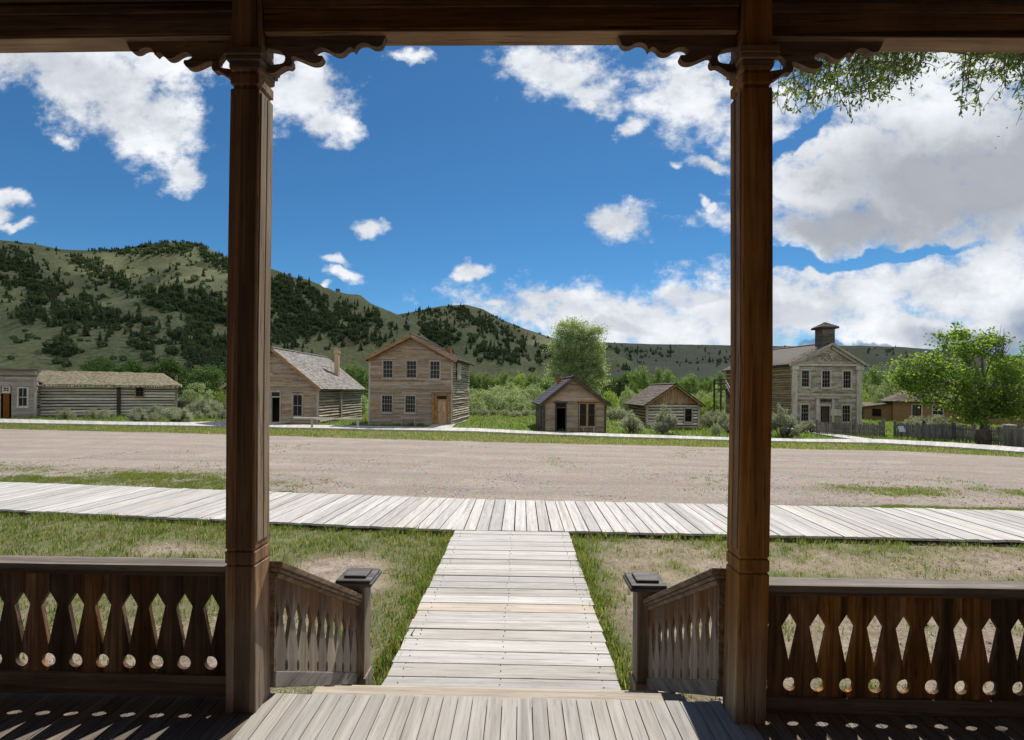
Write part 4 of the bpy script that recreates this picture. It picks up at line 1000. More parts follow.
def lodge():
    th = math.radians(0); Z = 41.5; loc, w, fx, fz = facade(791.2, 861.4, Z, th, 427.8)
    t = thing('schoolhouse', 'two-storey pedimented schoolhouse of flaking white boards with a cupola on its roof', 'schoolhouse', loc, th)
    ez = fz(362.5); az = fz(344.5); ax = fx(829.8); D = 13.2
    wins = [(801.4,809,370.6,387),(821.9,829.8,370.9,387.4),(842.9,850.6,371,388),(801.2,808.6,404.8,421.2),(842.4,850.2,405.2,421.8)]
    ops = [(fx(a)-.06, fx(b_)+.06, fz(d)-.1, fz(c)+.06) for a,b_,c,d in wins] + [(fx(820.2), fx(830), -.6, fz(406))]
    four_walls(t, w, D, ez-.2, ax, az-.12, .15, 'clap_white', 'log_brown', ops, low=-.5, cm='chink', cm2='chink')
    gable_roof(t, w, D, ez+.03, ax, az+.14, .42, .38, .3, .12, 'shake_brown', drop=.35)
    rake(t, w, ez+.03, ax, az+.14, .40, -.36, 'trim_grey', .2); rake(t, w, ez-.15, ax, az-.06, .05, -.14, 'white_trim', .30)
    for a,b_,c,d in wins: window(t, fx(a), fx(b_), fz(d), fz(c), 3, 4, 0, 'white_trim', 'muntin', .10)
    mb = MB(); zc = fz(366.4)
    mb.box(-.2, w+.2, -.16, .0, ez-.30, ez-.12)
    for x0, x1 in ((fx(791.6), fx(796.6)), (fx(856), fx(861.2))):
        mb.box(x0, x1, -.12, .0, -.2, ez-.301); mb.box(x0-.1, x1+.1, -.2, .0, ez-.62, ez-.301); mb.box(x0-.05, x1+.05, -.17, .0, -.2, .35)
    mb.box(fx(796.7), fx(855.9), -.05, .0, fz(395.6), fz(393.6)); mb.box(fx(796.7), fx(815), -.05, .0, fz(399.6), fz(398.2)); mb.box(fx(838), fx(855.9), -.05, .0, fz(401.6), fz(400.4))
    obj('pilaster_trim', mb, M['white_trim'], t)
    # doorway
    a, b_ = fx(820.4), fx(829.8); zt = fz(406.2); mb = MB()
    mb.box(fx(815.6), fx(818.6), -.13, .0, -.2, fz(398.6)); mb.box(fx(831.4), fx(833.6), -.13, .0, -.2, fz(398.6)); mb.box(fx(814.8), fx(838), -.2, .0, fz(398.5), fz(396.8))
    mb.box(a-.1, a, -.06, .06, -.2, zt); mb.box(b_, b_+.1, -.06, .06, -.2, zt); mb.box(a-.1, b_+.1, -.06, .06, zt, zt+.2)
    fr = obj('door_frame', mb, M['white_trim'], t)
    mb = MB(); mb.box(fx(821), fx(830.6), -.09, -.02, fz(401.6), fz(399.6)); obj('name_board', mb, M['trim_dark'], fr)
    mb = MB(); mb.box(a+.2, b_, .12, .165, -.1, zt); d_ = obj('door', mb, M['door_dark'], t, .006)
    mb = MB(); mb.box(fx(830.2), fx(840.6), -.12, -.06, fz(415.4), fz(409)); obj('notice_board', mb, M['white_trim'], t)
    boxes('patch_board', t, 'clap_tan', [(fx(830.0),fx(841.4),-.10,-.04,fz(426),fz(416)),(fx(830.0),fx(841.4),-.10,-.04,fz(408.6),fz(406.4))])
    # emblem in the pediment: compasses over a square
    mb = MB(); ex, e0 = fx(827.0), fz(360.6); y = -.10; s = .6
    mb.bar((ex,y,e0+s*1.15),(ex-s*.72,y,e0+.02), .04, .085, 0, (0,1,0)); mb.bar((ex,y,e0+s*1.15),(ex+s*.72,y,e0+.02), .04, .085, 0, (0,1,0))
    mb.bar((ex-s*.8,y-.03,e0+s*.62),(ex,y-.03,e0-.05), .04, .09, 0, (0,1,0)); mb.bar((ex+s*.8,y-.03,e0+s*.62),(ex,y-.03,e0-.05), .03, .06, 0, (0,1,0))
    mb.tube([(ex,y-.02,e0+s*1.1),(ex,y+.02,e0+s*1.1)], [.07,.07], 10)
    obj('emblem', mb, M['white_trim'], t)
    # cupola
    cx = ax+.06; cy = .85; h = .52; z0 = az-1.3; z1 = fz(329.2)*1.012
    mb = MB()
    for du, nn, o in (((1,0,0),SOUTH,(cx-h,cy-h,0)), ((1,0,0),(0,1,0),(cx-h,cy+h,0)), ((0,1,0),(1,0,0),(cx+h,cy-h,0)), ((0,1,0),(-1,0,0),(cx-h,cy-h,0))):
        rows(mb, o, du, nn, 2*h, z0, z1, .14)
    cu = obj('cupola', mb, [M['clap_d'], M['chink']], t)
    mb = MB(); o = h+.24; mb.box(cx-o, cx+o, cy-o, cy+o, z1, z1+.12, 1)
    zz = z1+.125; top = (cx, cy, zz+.52); c4 = [(cx-o,cy-o,zz),(cx+o,cy-o,zz),(cx+o,cy+o,zz),(cx-o,cy+o,zz)]
    mb.add(c4+[top], [(0,1,4),(1,2,4),(2,3,4),(3,0,4)], 0)
    for k in range(4):
        A, B = Vector(c4[k]), Vector(c4[(k+1)%4]); mdl = (A+B)/2; up = (Vector(top)-mdl); L = up.length; up /= L
        for r in range(5):
            f = r/5; a2 = A.lerp(Vector(top), f); b2 = B.lerp(Vector(top), f); n_ = (B-A).cross(up).normalized(); mb.add([a2+n_*.05, b2+n_*.05, b2.lerp(Vector(top),.22)+n_*.02, a2.lerp(Vector(top),.22)+n_*.02], [(0,1,2,3)], 0)
    obj('cupola_roof', mb, [M['shake_brown'], M['trim_dark']], cu)
    # outside stair at the back left corner
    mb = MB(); ly = D-2.2; lz = 3.35
    mb.box(-1.5, -.1, ly, ly+1.9, lz-.1, lz, 0)
    for x, y in ((-1.45,ly+.05),(-1.45,ly+1.85),(-.2,ly+.05)): mb.box(x-.07, x+.07, y-.07, y+.07, -.5, lz+1.05, 0)
    for zz in (.55, 1.0): mb.bar((-1.45,ly+.05,lz+zz),(-1.45,ly+1.85,lz+zz), .06, .09, 0); mb.bar((-1.45,ly+1.85,lz+zz),(-.2,ly+1.85,lz+zz), .06, .09, 0); mb.bar((-1.45,ly+.05,lz+zz),(-.85,ly+.05,lz+zz), .06, .09, 0)
    fl = obj('outside_stair', mb, M['trim_dark'], t)
    mb = MB(); n = 15
    for k in range(n): mb.box(-.95, -.12, ly-.28*(k+1), ly-.28*k-.02, lz-.22*(k+1)-.04, lz-.22*(k+1), 0)
    for x in (-.98, -.10): mb.bar((x,ly,lz-.1),(x,ly-.28*n,lz-.22*n-.1), .05, .24, 0)
    obj('stair_flight', mb, M['trim_dark'], fl)
    mb = MB()
    for zz in (.5, .95): mb.bar((-.98,ly,lz+zz),(-.98,ly-.28*n,lz-.22*n+zz), .06, .1, 0)
    for k in (5, 10, 15): mb.box(-1.02, -.94, ly-.28*k-.04, ly-.28*k+.04, lz-.22*k-.2, lz-.22*k+.95)
    obj('hand_rail', mb, M['white_trim'], fl)
    obj('rear_trim', (lambda q: (q.box(-.04,.14,D-.1,D+.04,-.5,ez-.1), q)[1])(MB()), M['white_trim'], t)
lodge()

def adobe():
    th = math.radians(-30); d = at(893, 52); loc = (d[0], d[1], -.72)
    t = thing('stucco_house', 'tan stucco house with a brown hipped roof behind the leafy right-hand cottonwood', 'house', loc, th)
    w, D, ez = 16.5, 6.0, 2.3
    ops = [(1.55,2.45,-.4,2.02),(3.2,4.2,.85,1.95),(9.2,10.7,.85,1.95),(12.2,13.7,.85,1.95)]
    mb = MB()
    def holes(y0, y1):
        xs = [0]+[v for o in ops for v in o[:2]]+[w]
        for i in range(0, len(xs), 2): mb.box(xs[i], xs[i+1], y0, y1, -.4, ez)
        for a, b_, c, d2 in ops:
            if c > -.2: mb.box(a, b_, y0, y1, -.4, c)
            mb.box(a, b_, y0, y1, d2, ez)
    holes(0, .3); mb.box(0, .3, .301, D, -.4, ez); mb.box(w-.3, w, .301, D, -.4, ez); mb.box(.301, w-.301, D-.3, D, -.4, ez)
    obj('wall', mb, M['adobe'], t)
    mb = MB(); o = .5; rz = ez+2.35; r0, r1 = (D/2+.6, D/2, rz), (w-D/2-.6, D/2, rz); c4 = [(-o,-o,ez),(w+o,-o,ez),(w+o,D+o,ez),(-o,D+o,ez)]
    mb.add(c4+[r0,r1], [(0,1,5,4),(1,2,5),(2,3,4,5),(3,0,4),(3,2,1,0)], 1)
    up = Vector((0, D/2+o, rz-ez)).normalized(); rise = Vector((0, D/2+o, rz-ez)).length
    # courses, shortened towards the hips
    def courses(A, B, R0, R1, n=16):
        A, B, R0, R1 = Vector(A), Vector(B), Vector(R0), Vector(R1)
        for k in range(n):
            f, g = k/n, min(1, (k+1.5)/n); a, b_, c, d2 = A.lerp(R0,f), B.lerp(R1,f), B.lerp(R1,g), A.lerp(R0,g); L = (b_-a).length; m_ = max(1, int(L/.32)); nn = (b_-a).cross(d2-a).normalized()
            for i in range(m_):
                j0, j1 = i/m_, (i+.96)/m_; h = random.uniform(.03,.05)
                mb.add([a.lerp(b_,j0)+nn*h, a.lerp(b_,j1)+nn*h, d2.lerp(c,j1)+nn*.01, d2.lerp(c,j0)+nn*.01], [(0,1,2,3)], 0)
    courses(c4[0], c4[1], r0, r1); courses(c4[3], c4[0], r0, r0); courses(c4[1], c4[2], r1, r1)
    obj('roof', mb, [M['shake_brown'], M['trim_dark']], t)
    for a, b_, c, d2 in ops[1:]: window(t, a+.08, b_-.08, c+.08, d2-.08, 2, 2, .08, 'white_trim', 'white_trim', .08)
    panel_door(t, 1.63, 2.37, -.1, 1.98, .12, 'door_dark')
    mb = MB(); mb.box(1.55,1.63,-.03,.2,-.2,2.02); mb.box(2.37,2.45,-.03,.2,-.2,2.02); mb.box(1.63,2.37,-.03,.2,1.98,2.06); obj('door_frame', mb, M['white_trim'], t)
    # lean-to at the left end
    mb = MB(); mb.hexa([(-2.3,1.2,-.4),(-.02,.4,-.4),(-.02,5,-.4),(-2.3,5,-.4),(-2.3,1.2,1.6),(-.02,.4,2.0),(-.02,5,2.0),(-2.3,5,1.6)]); l_ = obj('lean_to', mb, M['adobe'], t)
    mb = MB(); mb.hexa([(-2.6,.9,1.56),(-.0,.1,2.01),(-.0,5.3,2.01),(-2.6,5.3,1.56),(-2.6,.9,1.66),(-.0,.1,2.12),(-.0,5.3,2.12),(-2.6,5.3,1.66)]); obj('lean_to_roof', mb, M['trim_dark'], l_)
    mb = MB(); dx = Vector((2.28,-.8,0)).normalized(); p = Vector((-1.3,.849-.03,1.05)); mb.bar(p-dx*.4, p+dx*.4, .05, .8, 0); obj('window', mb, M['glass'], l_)
    t2 = thing('log_shed', 'tiny dark log shed beside the tan stucco house', 'shed', (at(864.5, 56)[0], at(864.5, 56)[1], -.8), math.radians(-5))
    mb = MB(); W = 1.7; rows(mb, (0,0,0), (1,0,0), SOUTH, W, -.3, 1.75, .2, (), None, True, 0, 1); side_walls(t2, W, 2.2, -.3, 1.75, .2, ('log_dark','chink_d'))
    obj('wall', mb, [M['log_dark'], M['chink_d']], t2)
    mb = MB(); mb.hexa([(-.25,-.3,1.72),(W+.25,-.3,1.72),(W+.25,2.5,2.05),(-.25,2.5,2.05),(-.25,-.3,1.84),(W+.25,-.3,1.84),(W+.25,2.5,2.17),(-.25,2.5,2.17)]); obj('roof', mb, M['shake_brown'], t2)
adobe()

# ------------------------------------------------------------------ fences, rails, benches, barrel
M['picket'] = wood('grey_picket', (.07,.06,.05), (.16,.142,.122), (.26,.235,.205), 'Z', 10, .1, .3, .85, .003, .3)
def fence(label, pts, h, gap, w=.085, posts=True, post_every=2.4, tail=.12, group=None):
    x0, y0 = pts[0]; t = thing('fence', label, 'fence', (x0, y0, ground(x0,y0)), 0, group)
    pk = MB(); rl = MB(); tot = 0; nextp = 0.0; base = ground(x0,y0); P = []
    for (ax_, ay), (bx, by) in zip(pts, pts[1:]):
        L = math.hypot(bx-ax_, by-ay); s = 0; e = Vector((bx-ax_, by-ay, 0))/L
        while s < L:
            p = Vector((ax_-x0, ay-y0, 0))+e*s; z = ground(p.x+x0, p.y+y0)-base; hh = h*random.uniform(.93,1.05); lean = random.uniform(-.02,.02)
            a = p+e*(-w/2); b_ = p+e*(w/2); n = Vector((e.y,-e.x,0))*.022; tp = e*lean
            pk.hexa([a+n+Vector((0,0,z+.04)), b_+n+Vector((0,0,z+.04)), b_-n*.0+Vector((0,0,z+.04)), a+Vector((0,0,z+.04)), a+n+tp+Vector((0,0,z+hh)), b_+n+tp+Vector((0,0,z+hh*.985)), b_+tp+Vector((0,0,z+hh*.985)), a+tp+Vector((0,0,z+hh))]); s += w+gap
        k = max(1, round(L/post_every))
        for i in range(k+1): P.append(Vector((ax_-x0, ay-y0, 0))+e*(L*i/k))
        A = Vector((ax_-x0, ay-y0, ground(ax_,ay)-base)); B = Vector((bx-x0, by-y0, ground(bx,by)-base)); n = Vector((e.y,-e.x,0))
        for f in (.28, .78): rl.bar(A-n*.03+Vector((0,0,h*f)), B-n*.03+Vector((0,0,h*f)), .04, .09)
    obj('picket_panel', pk, M['picket'], t); obj('rail', rl, M['picket'], t)
    for p in P:
        z = ground(p.x+x0, p.y+y0)-base; mb = MB(); mb.box(p.x-.06, p.x+.06, p.y-.0, p.y+.12, z-.2, z+h+tail); obj('post', mb, M['picket'], t, .008)
    return t
def gp(px, Z): x, y, z = at(px, Z); return (x, y)
fence('weathered picket fence in front of the schoolhouse', [gp(818,33.5), gp(881,31.8)], .92, .018, .10)
fence('close-boarded grey picket fence running from the path to the large tree', [gp(896,32.0), gp(925,31.2), gp(954,30.0)], .98, .012, .10)
fence('open picket fence between the tree and the barrel', [gp(955,29.9), gp(976,27.8)], .98, .085, .085)
fence('open picket fence between the barrel and the end post', [gp(990,26.8), gp(1007,25.6)], 1.0, .085, .085)
fence('solid board fence at the right end of the street', [gp(1013,25.2), gp(1060,22.6)], 1.0, .008, .16)
fence('grey board fence behind the sagebrush at the end of the long log building', [gp(176,50), gp(208,49)], 1.25, .008, .16)
fence('low dark board fence right of the small log cabin', [gp(700,41), gp(722,42)], .85, .01, .16)
def gate_post():
    x, y = gp(1009.5, 25.3); t = thing('gate_post', 'thick square wooden post at the end of the picket fence', 'post', (x, y, ground(x,y)))
    mb = MB(); mb.box(-.16,.16,-.16,.16,-.2,1.12); obj('shaft', mb, M['picket'], t, .02); mb = MB(); mb.box(-.2,.2,-.2,.2,1.121,1.19); obj('cap', mb, M['trim_grey'], t, .01)
    x, y = gp(883.8, 32.2); t = thing('gate', 'grey plank gate standing open by the path to the schoolhouse', 'gate', (x, y, ground(x,y)), math.radians(70))
    mb = MB()
    for k in range(6): mb.box(.08+k*.15, .08+k*.15+.12, -.015, .015, .1, .95+.05*math.sin(k/5*PI))
    obj('picket_panel', mb, M['picket'], t); mb = MB(); mb.box(.05,.98,.016,.05,.25,.34); mb.box(.05,.98,.016,.05,.72,.81); mb.bar((.1,.06,.3),(.93,.06,.78),.03,.08); obj('brace', mb, M['trim_grey'], t)
    mb = MB(); mb.box(-.08,.04,-.07,.07,-.2,1.2); obj('post', mb, M['picket'], t, .01)
    x, y = gp(902, 31.2); t = thing('sign', 'small pale notice board on a short stake by the picket fence', 'sign', (x, y, ground(x,y)), math.radians(10))
    mb = MB(); mb.box(-.03,.03,-.0,.04,-.2,.6); obj('stake', mb, M['trim_dark'], t); mb = MB(); mb.hexa([(-.22,-.06,.42),(.22,-.06,.42),(.22,-.03,.42),(-.22,-.03,.42),(-.22,.06,.78),(.22,.06,.78),(.22,.09,.78),(-.22,.09,.78)]); obj('board', mb, plain('pale_notice', (.42,.47,.52), .6), t, .004)
gate_post()
def barrel():
    x, y = gp(983, 26.9); t = thing('barrel', 'old wooden barrel with iron hoops standing against the picket fence', 'barrel', (x, y, ground(x,y)))
    mb = MB(); mb.lathe([(.27,0),(.31,.12),(.345,.32),(.35,.42),(.345,.52),(.31,.72),(.275,.84),(.25,.84),(.25,.78)], 20); obj('staves', mb, wood('barrel_stave', (.03,.018,.01), (.085,.055,.036), (.16,.115,.08), 'Z', 16, .1, .2), t)
    for z, r in ((.07,.297),(.24,.335),(.60,.335),(.77,.297)):
        mb = MB(); mb.lathe([(r-.01,z-.025),(r+.006,z-.025),(r+.006,z+.025),(r-.01,z+.025)], 20); obj('hoop', mb, plain('hoop_iron', (.05,.035,.03), .6), t)
barrel()
def hitch():
    a, b_ = at(312.3, 31.2), at(358.2, 31.0); t = thing('hitching_rail', 'long low wooden hitching rail on two posts before the chimney cabin', 'hitching rail', a)
    mb = MB(); B = Vector(b_)-Vector(a); mb.tube([(-1.2,0,.70),(B.x*.5,B.y*.5,.68),(B.x+.25,B.y,.70)], [.06,.055,.06], 8); obj('rail', mb, M['log'], t)
    for p in (Vector((0,0,0)), B):
        mb = MB(); mb.tube([(p.x,p.y,-.2),(p.x,p.y,.74)], [.085,.075], 8); obj('post', mb, M['trim_grey'], t)
    x, y, z = at(324.5, 34.6); bench('low split-log bench behind the hitching rail', (x, y, z), 0, 1.1, .42, .4)
    x, y, z = at(409, 35.2); bench('long thin plank bench under the windows of the two-storey house', (x, y, z), math.radians(-4), 1.25, .5, .28)
hitch()

# ------------------------------------------------------------------ vegetation
M['bark'] = wood('grey_bark', (.05,.042,.034), (.12,.102,.083), (.21,.185,.155), 'Z', 7, .25, .15, .9, .02, .3)
M['twig'] = wood('dark_twig', (.04,.03,.022), (.09,.07,.052), (.15,.12,.09), 'Z', 12, .3, .2, .9, .004, .3)
M['leaf_bright'] = foliage('bright_cottonwood_leaf', (.09,.145,.03), (.195,.265,.065), .5, .5, None, 0, 2.3)
M['leaf_grey'] = foliage('grey_green_cottonwood_leaf', (.175,.22,.10), (.31,.36,.19), .45, .5, None, 0, 1.85, .7)
M['leaf_aspen'] = foliage('aspen_leaf', (.095,.15,.045), (.175,.235,.09), .45, .5, None, 0, 1.8)
M['leaf_mid'] = foliage('creek_tree_leaf', (.06,.11,.03), (.115,.17,.055), .42, .55, None, 0, 1.6)
M['leaf_dark'] = foliage('dark_thicket_leaf', (.04,.085,.018), (.075,.13,.032), .40, .55, None, 0, 1.5)
M['leaf_willow'] = foliage('willow_leaf', (.20,.25,.12), (.33,.375,.21), .45, .55, None, 0, 1.7, .7)
M['leaf_yellow'] = foliage('yellow_green_leaf', (.15,.22,.05), (.26,.32,.10), .45, .55, None, 0, 1.8)
M['leaf_sage'] = foliage('sagebrush_leaf', (.22,.24,.19), (.48,.495,.43), .38, .7, (.30,.25,.19), .12, 1.35)
M['leaf_hang'] = foliage('narrow_cottonwood_leaf', (.065,.105,.025), (.14,.195,.055), .5, .5, (.16,.12,.06), .07, 2.1)
M['conifer'] = foliage('conifer_needles', (.045,.072,.034), (.095,.135,.06), .35, .8, None, 0, 1.5)

def unit(n):
    v = RNG.normal(size=(n,3)); return v/np.linalg.norm(v, axis=1, keepdims=True)
def leaves(centers, size, asp=.6, up=.25, jit=.35, out=None):
    """diamond leaves at the given points, turned at random"""
    n = len(centers); d = unit(n); d[:,2] += -up
    if out is not None: d += out*.6
    d /= np.linalg.norm(d, axis=1, keepdims=True); r = unit(n); s = np.cross(d, r); s /= np.linalg.norm(s, axis=1, keepdims=True)+1e-9
    L = size*RNG.uniform(1-jit, 1+jit, (n,1)); W = L*asp*.5; nn = np.cross(d, s)*L*.12
    V = np.stack([centers, centers+d*L*.45+s*W+nn, centers+d*L, centers+d*L*.45-s*W+nn], 1).reshape(-1,3)
    return V
def leaf_mesh(name, V): return np_mesh(name, V, np.arange(len(V)).reshape(-1,4))
def clumped(lobes, nclump, per, sig, shell=(.55,1.0), flat=.8):
    """points in clumps inside ellipsoid lobes [(cx,cy,cz,rx,ry,rz)]; returns points, clump centres, outward dirs"""
    vol = np.array([l[3]*l[4]*l[5] for l in lobes])**.7; pr = vol/vol.sum(); C, O = [], []
    for _ in range(nclump):
        l = lobes[RNG.choice(len(lobes), p=pr)]; u = unit(1)[0]
        r = RNG.uniform(*shell); C.append(np.array(l[:3])+u*np.array(l[3:6])*r); O.append(u)
    C = np.array(C); O = np.array(O)
    sg = sig*RNG.uniform(.6, 1.35, (nclump,1,1)); pts = C[:,None,:]+RNG.normal(size=(nclump,per,3))*sg*np.array([1,1,flat])
    return pts.reshape(-1,3), C, np.repeat(O, per, 0)
def limb_path(a, b, sag=.15, n=5):
    a, b = Vector(a), Vector(b); L = (b-a).length; o = Vector((random.gauss(0,1),random.gauss(0,1),0))*L*.06
    return [a.lerp(b, i/(n-1)) + o*math.sin(PI*i/(n-1)) + Vector((0,0,-sag*L*.25))*math.sin(PI*i/(n-1)) for i in range(n)]
def tree_parts(t, H, lobes, ncl, per, sig, leaf, asp, mat, trunk_r, nlimb=10, fork=.35, bark='bark', shell=(.55,1.0), up=.25, trunks=1, limb_r=.35, lean=0):
    pts, C, O = clumped(lobes, ncl, per, sig, shell)
    keep = pts[:,2] > .15
    o = link('crown', leaf_mesh('crown', leaves(pts[keep], leaf, asp, up, out=O[keep])), M[mat], t)
    mb = MB()
    for k in range(trunks):
        bx = (random.uniform(-1,1)*trunk_r*2.2 if trunks > 1 else 0); top = H*.78
        P = [(bx+lean*z/H*1.0+random.gauss(0,.012)*z, random.gauss(0,.012)*z, z) for z in (-.3, .05, H*.12, H*.25, H*.4, H*.58, top)]
        mb.tube(P, [trunk_r*1.55, trunk_r*1.2, trunk_r, trunk_r*.85, trunk_r*.62, trunk_r*.38, trunk_r*.12], 10)
        idx = RNG.choice(len(C), min(len(C), nlimb//trunks+1), replace=False)
        for i in idx:
            c = C[i]; zf = max(H*.10, min(H*.62, c[2]*fork+H*.08)); f = zf/H
            a = (bx+lean*f, 0, zf); r = trunk_r*limb_r*(1-f*.7); path = limb_path(a, c)
            mb.tube(path, [r, r*.8, r*.6, r*.4, r*.15], 6)
            for _ in range(2):
                q = path[3]; e = Vector(c)+Vector((random.gauss(0,1),random.gauss(0,1),random.gauss(0,.7)))*sig*1.6
                mb.tube(limb_path(q, e, .1, 4), [r*.35, r*.25, r*.18, r*.08], 5)
    obj('trunk', mb, M[bark], t, smooth=True)
def P3(px, py, Z, base): return height_at(px, py, Z)-base

# ---- big grey-green cottonwood behind the slate-roofed cabin
def big_cottonwood():
    Z = 62; x, y, z = at(577, Z); t = thing('cottonwood_tree', 'tall grey-green cottonwood rising behind the slate-roofed cabin', 'tree', (x,y,z))
    H = P3(577, 319, Z, z); k = Z/FPX; f = lambda px, py, rx, ry, dy=0: ((px-577)*k, dy, P3(577,py,Z,z), rx*k*1.07, rx*k*.95, ry*k*1.04)
    lobes = [f(573,345,17,24), f(560,346,9,20,-1), f(592,350,12,22,1), f(566,372,15,22,-1), f(590,376,14,20), f(577,360,20,30), f(556,375,8,12), f(601,380,6,16), f(566,331,8,10), f(578,327,8,9), f(595,336,6,9), f(577,395,18,12)]
    tree_parts(t, H, lobes, 420, 96, .38, .19, .62, 'leaf_grey', .42, 34, .5, shell=(.6,1.04), trunks=2)
big_cottonwood()
# ---- leafy bright cottonwood at the right
def right_cottonwood():
    Z = 33; x, y, z = at(985, Z); t = thing('cottonwood_tree', 'leafy bright green cottonwood overhanging the picket fence at the right', 'tree', (x,y,z))
    H = P3(985, 328, Z, z); k = Z/FPX; f = lambda px, py, rx, ry, dy=0: ((px-985)*k, dy, P3(985,py,Z,z), rx*k, rx*k*.9, ry*k)
    lobes = [f(960,338,17,13), f(945,352,14,16), f(975,352,20,20,.5), f(990,342,14,12), f(1000,336,8,10,1), f(922,366,24,15,-.5), f(908,373,19,12), f(912,380,18,9), f(940,382,26,14,-1), f(962,385,20,18), f(995,375,22,20,-.5), f(1015,368,18,20,.8), f(1030,385,20,20), f(925,392,14,9), f(958,405,18,11,-1), f(1000,402,20,12), f(905,382,11,7), f(1035,355,14,16), f(965,408,22,10,-.6), f(1005,408,24,11,-.6), f(1030,404,16,12), f(935,400,16,9), f(985,398,26,14), f(962,414,16,7,-.4), f(1012,414,20,9,-.3)]
    tree_parts(t, H, lobes, 480, 36, .25, .17, .85, 'leaf_bright', .23, 44, .42, shell=(.3,1.05), lean=-.25, limb_r=.42)
    o = MB()
    for _ in range(16):
        a = ((1008-985)*k+random.uniform(-.3,.5), .8, P3(985,360,Z,z)); b_ = (a[0]+random.uniform(-.3,.9), a[1]+random.uniform(-.4,.4), P3(985,random.uniform(318,345),Z,z))
        o.tube(limb_path(a, b_, .0, 4), [.03,.022,.015,.006], 5)
    obj('bare_twigs', o, M['bark'], t)
right_cottonwood()
# ---- overhanging branches of a tree standing just outside the picture on the right
def overhang():
    bx, by = 11.8, 8.4; t = thing('overhanging_tree', 'drooping leafy branches hanging into the sky at the upper right', 'tree', (bx,by,0))
    mb = MB(); tw = MB(); C = []; O = []
    mb.tube([(0,0,-.3),(0,0,.1),(-.05,0,1.5),(-.25,.05,3.4),(-.6,.1,5.6),(-.9,.1,8)], [.42,.34,.29,.26,.2,.12], 10)
    def spray(px0, py0, px1, py1, Z, n, w):
        """one hanging branchlet from (px0,py0) to (px1,py1), its side twigs and leaves"""
        def pt(px, py, z_): d = ray(px, py); return Vector((d[0]*z_-bx, d[1]*z_-by, CAM[2]+d[2]*z_))
        a, b_ = pt(px0, py0, Z), pt(px1, py1, Z-.15); path = limb_path(a, b_, -.25, 7); tw.tube(path, [.016,.014,.011,.009,.007,.005,.003], 5)
        for k in range(n):
            f = random.uniform(.12, 1); i = min(5, int(f*6)); p = path[i].lerp(path[i+1], f*6-i)
            e = p+Vector((random.gauss(0,1)*w, random.gauss(0,1)*w, -abs(random.gauss(0,1))*w*.7+.02)); tw.tube([p, p.lerp(e,.5)+Vector((0,0,.02)), e], [.005,.004,.002], 4)
            m_ = random.randint(5, 9)
            for j in range(m_):
                q = p.lerp(e, (j+.6)/m_); C.append(q); O.append((e-p).normalized()+Vector((random.gauss(0,.5),random.gauss(0,.5),-.5)))
        return path[0]
    roots = []
    for k in range(64):
        px = 780+142*(k/63)**.95+random.uniform(-5,5); low = [(780,116),(800,112),(818,116),(835,106),(850,104),(868,104),(885,92),(905,86),(925,74),(945,60)]
        ly = interp(low, px, 1)*random.uniform(.74,1.0); Z = random.uniform(6.6, 8.6)
        roots.append(spray(px+random.uniform(8,50-34*k/63), random.uniform(-40,30), px, ly, Z, random.randint(11,17), .17))
    for px, ly in ((961,118),(968,92),(978,104),(990,84),(999,98),(1004,86),(1012,100),(1016,130),(1022,108),(1030,120),(962,98),(985,72),(972,70),(1020,80),(1008,66),(962,80),(975,88),(990,74),(1000,70),(1014,76),(1026,90),(994,62),(980,64),(1006,92),(1024,68),(966,104)):
        roots.append(spray(px+random.uniform(14,45), random.uniform(-30,28), px, ly*random.uniform(.93,1.0), random.uniform(6.4,8.2), random.randint(12,17), .15))
    for r in roots:
        hub = Vector((r.x+random.uniform(.3,.9), r.y+random.uniform(-.4,.4), 8.6))
        mb.tube(limb_path(hub, r, -.1, 5), [.022,.02,.018,.016,.014], 5)
    for h in ((-4.4,-.2,8.75),(-7.6,-.9,8.7),(-6.0,-1.2,8.7),(-3.0,.6,8.7),(-5.6,.4,8.7)): mb.tube(limb_path((-.9,.1,8.0), h, .0, 6), [.14,.12,.10,.085,.07,.055], 8)
    # the rest of the crown, above and beside the picture
    lob = [(.2,.5,9.5,3.0,3.0,2.2),(2.2,-.5,7.5,2.2,2.4,1.8),(-2,1.5,10.6,2.2,2.2,1.4)]
    pts, _, OO = clumped(lob, 90, 45, .35); V2 = leaves(pts, .085, .42, .5)
    Ca = np.array([tuple(c) for c in C]); Oa = np.array([tuple(o) for o in O]); Oa /= np.linalg.norm(Oa, axis=1, keepdims=True)
    V = np.concatenate([leaves(Ca, .062, .45, .3, .4, out=Oa*1.6), V2])
    link('crown', leaf_mesh('crown', V), M['leaf_hang'], t); obj('trunk', mb, M['bark'], t, smooth=True); obj('twigs', tw, M['twig'], t)
overhang()

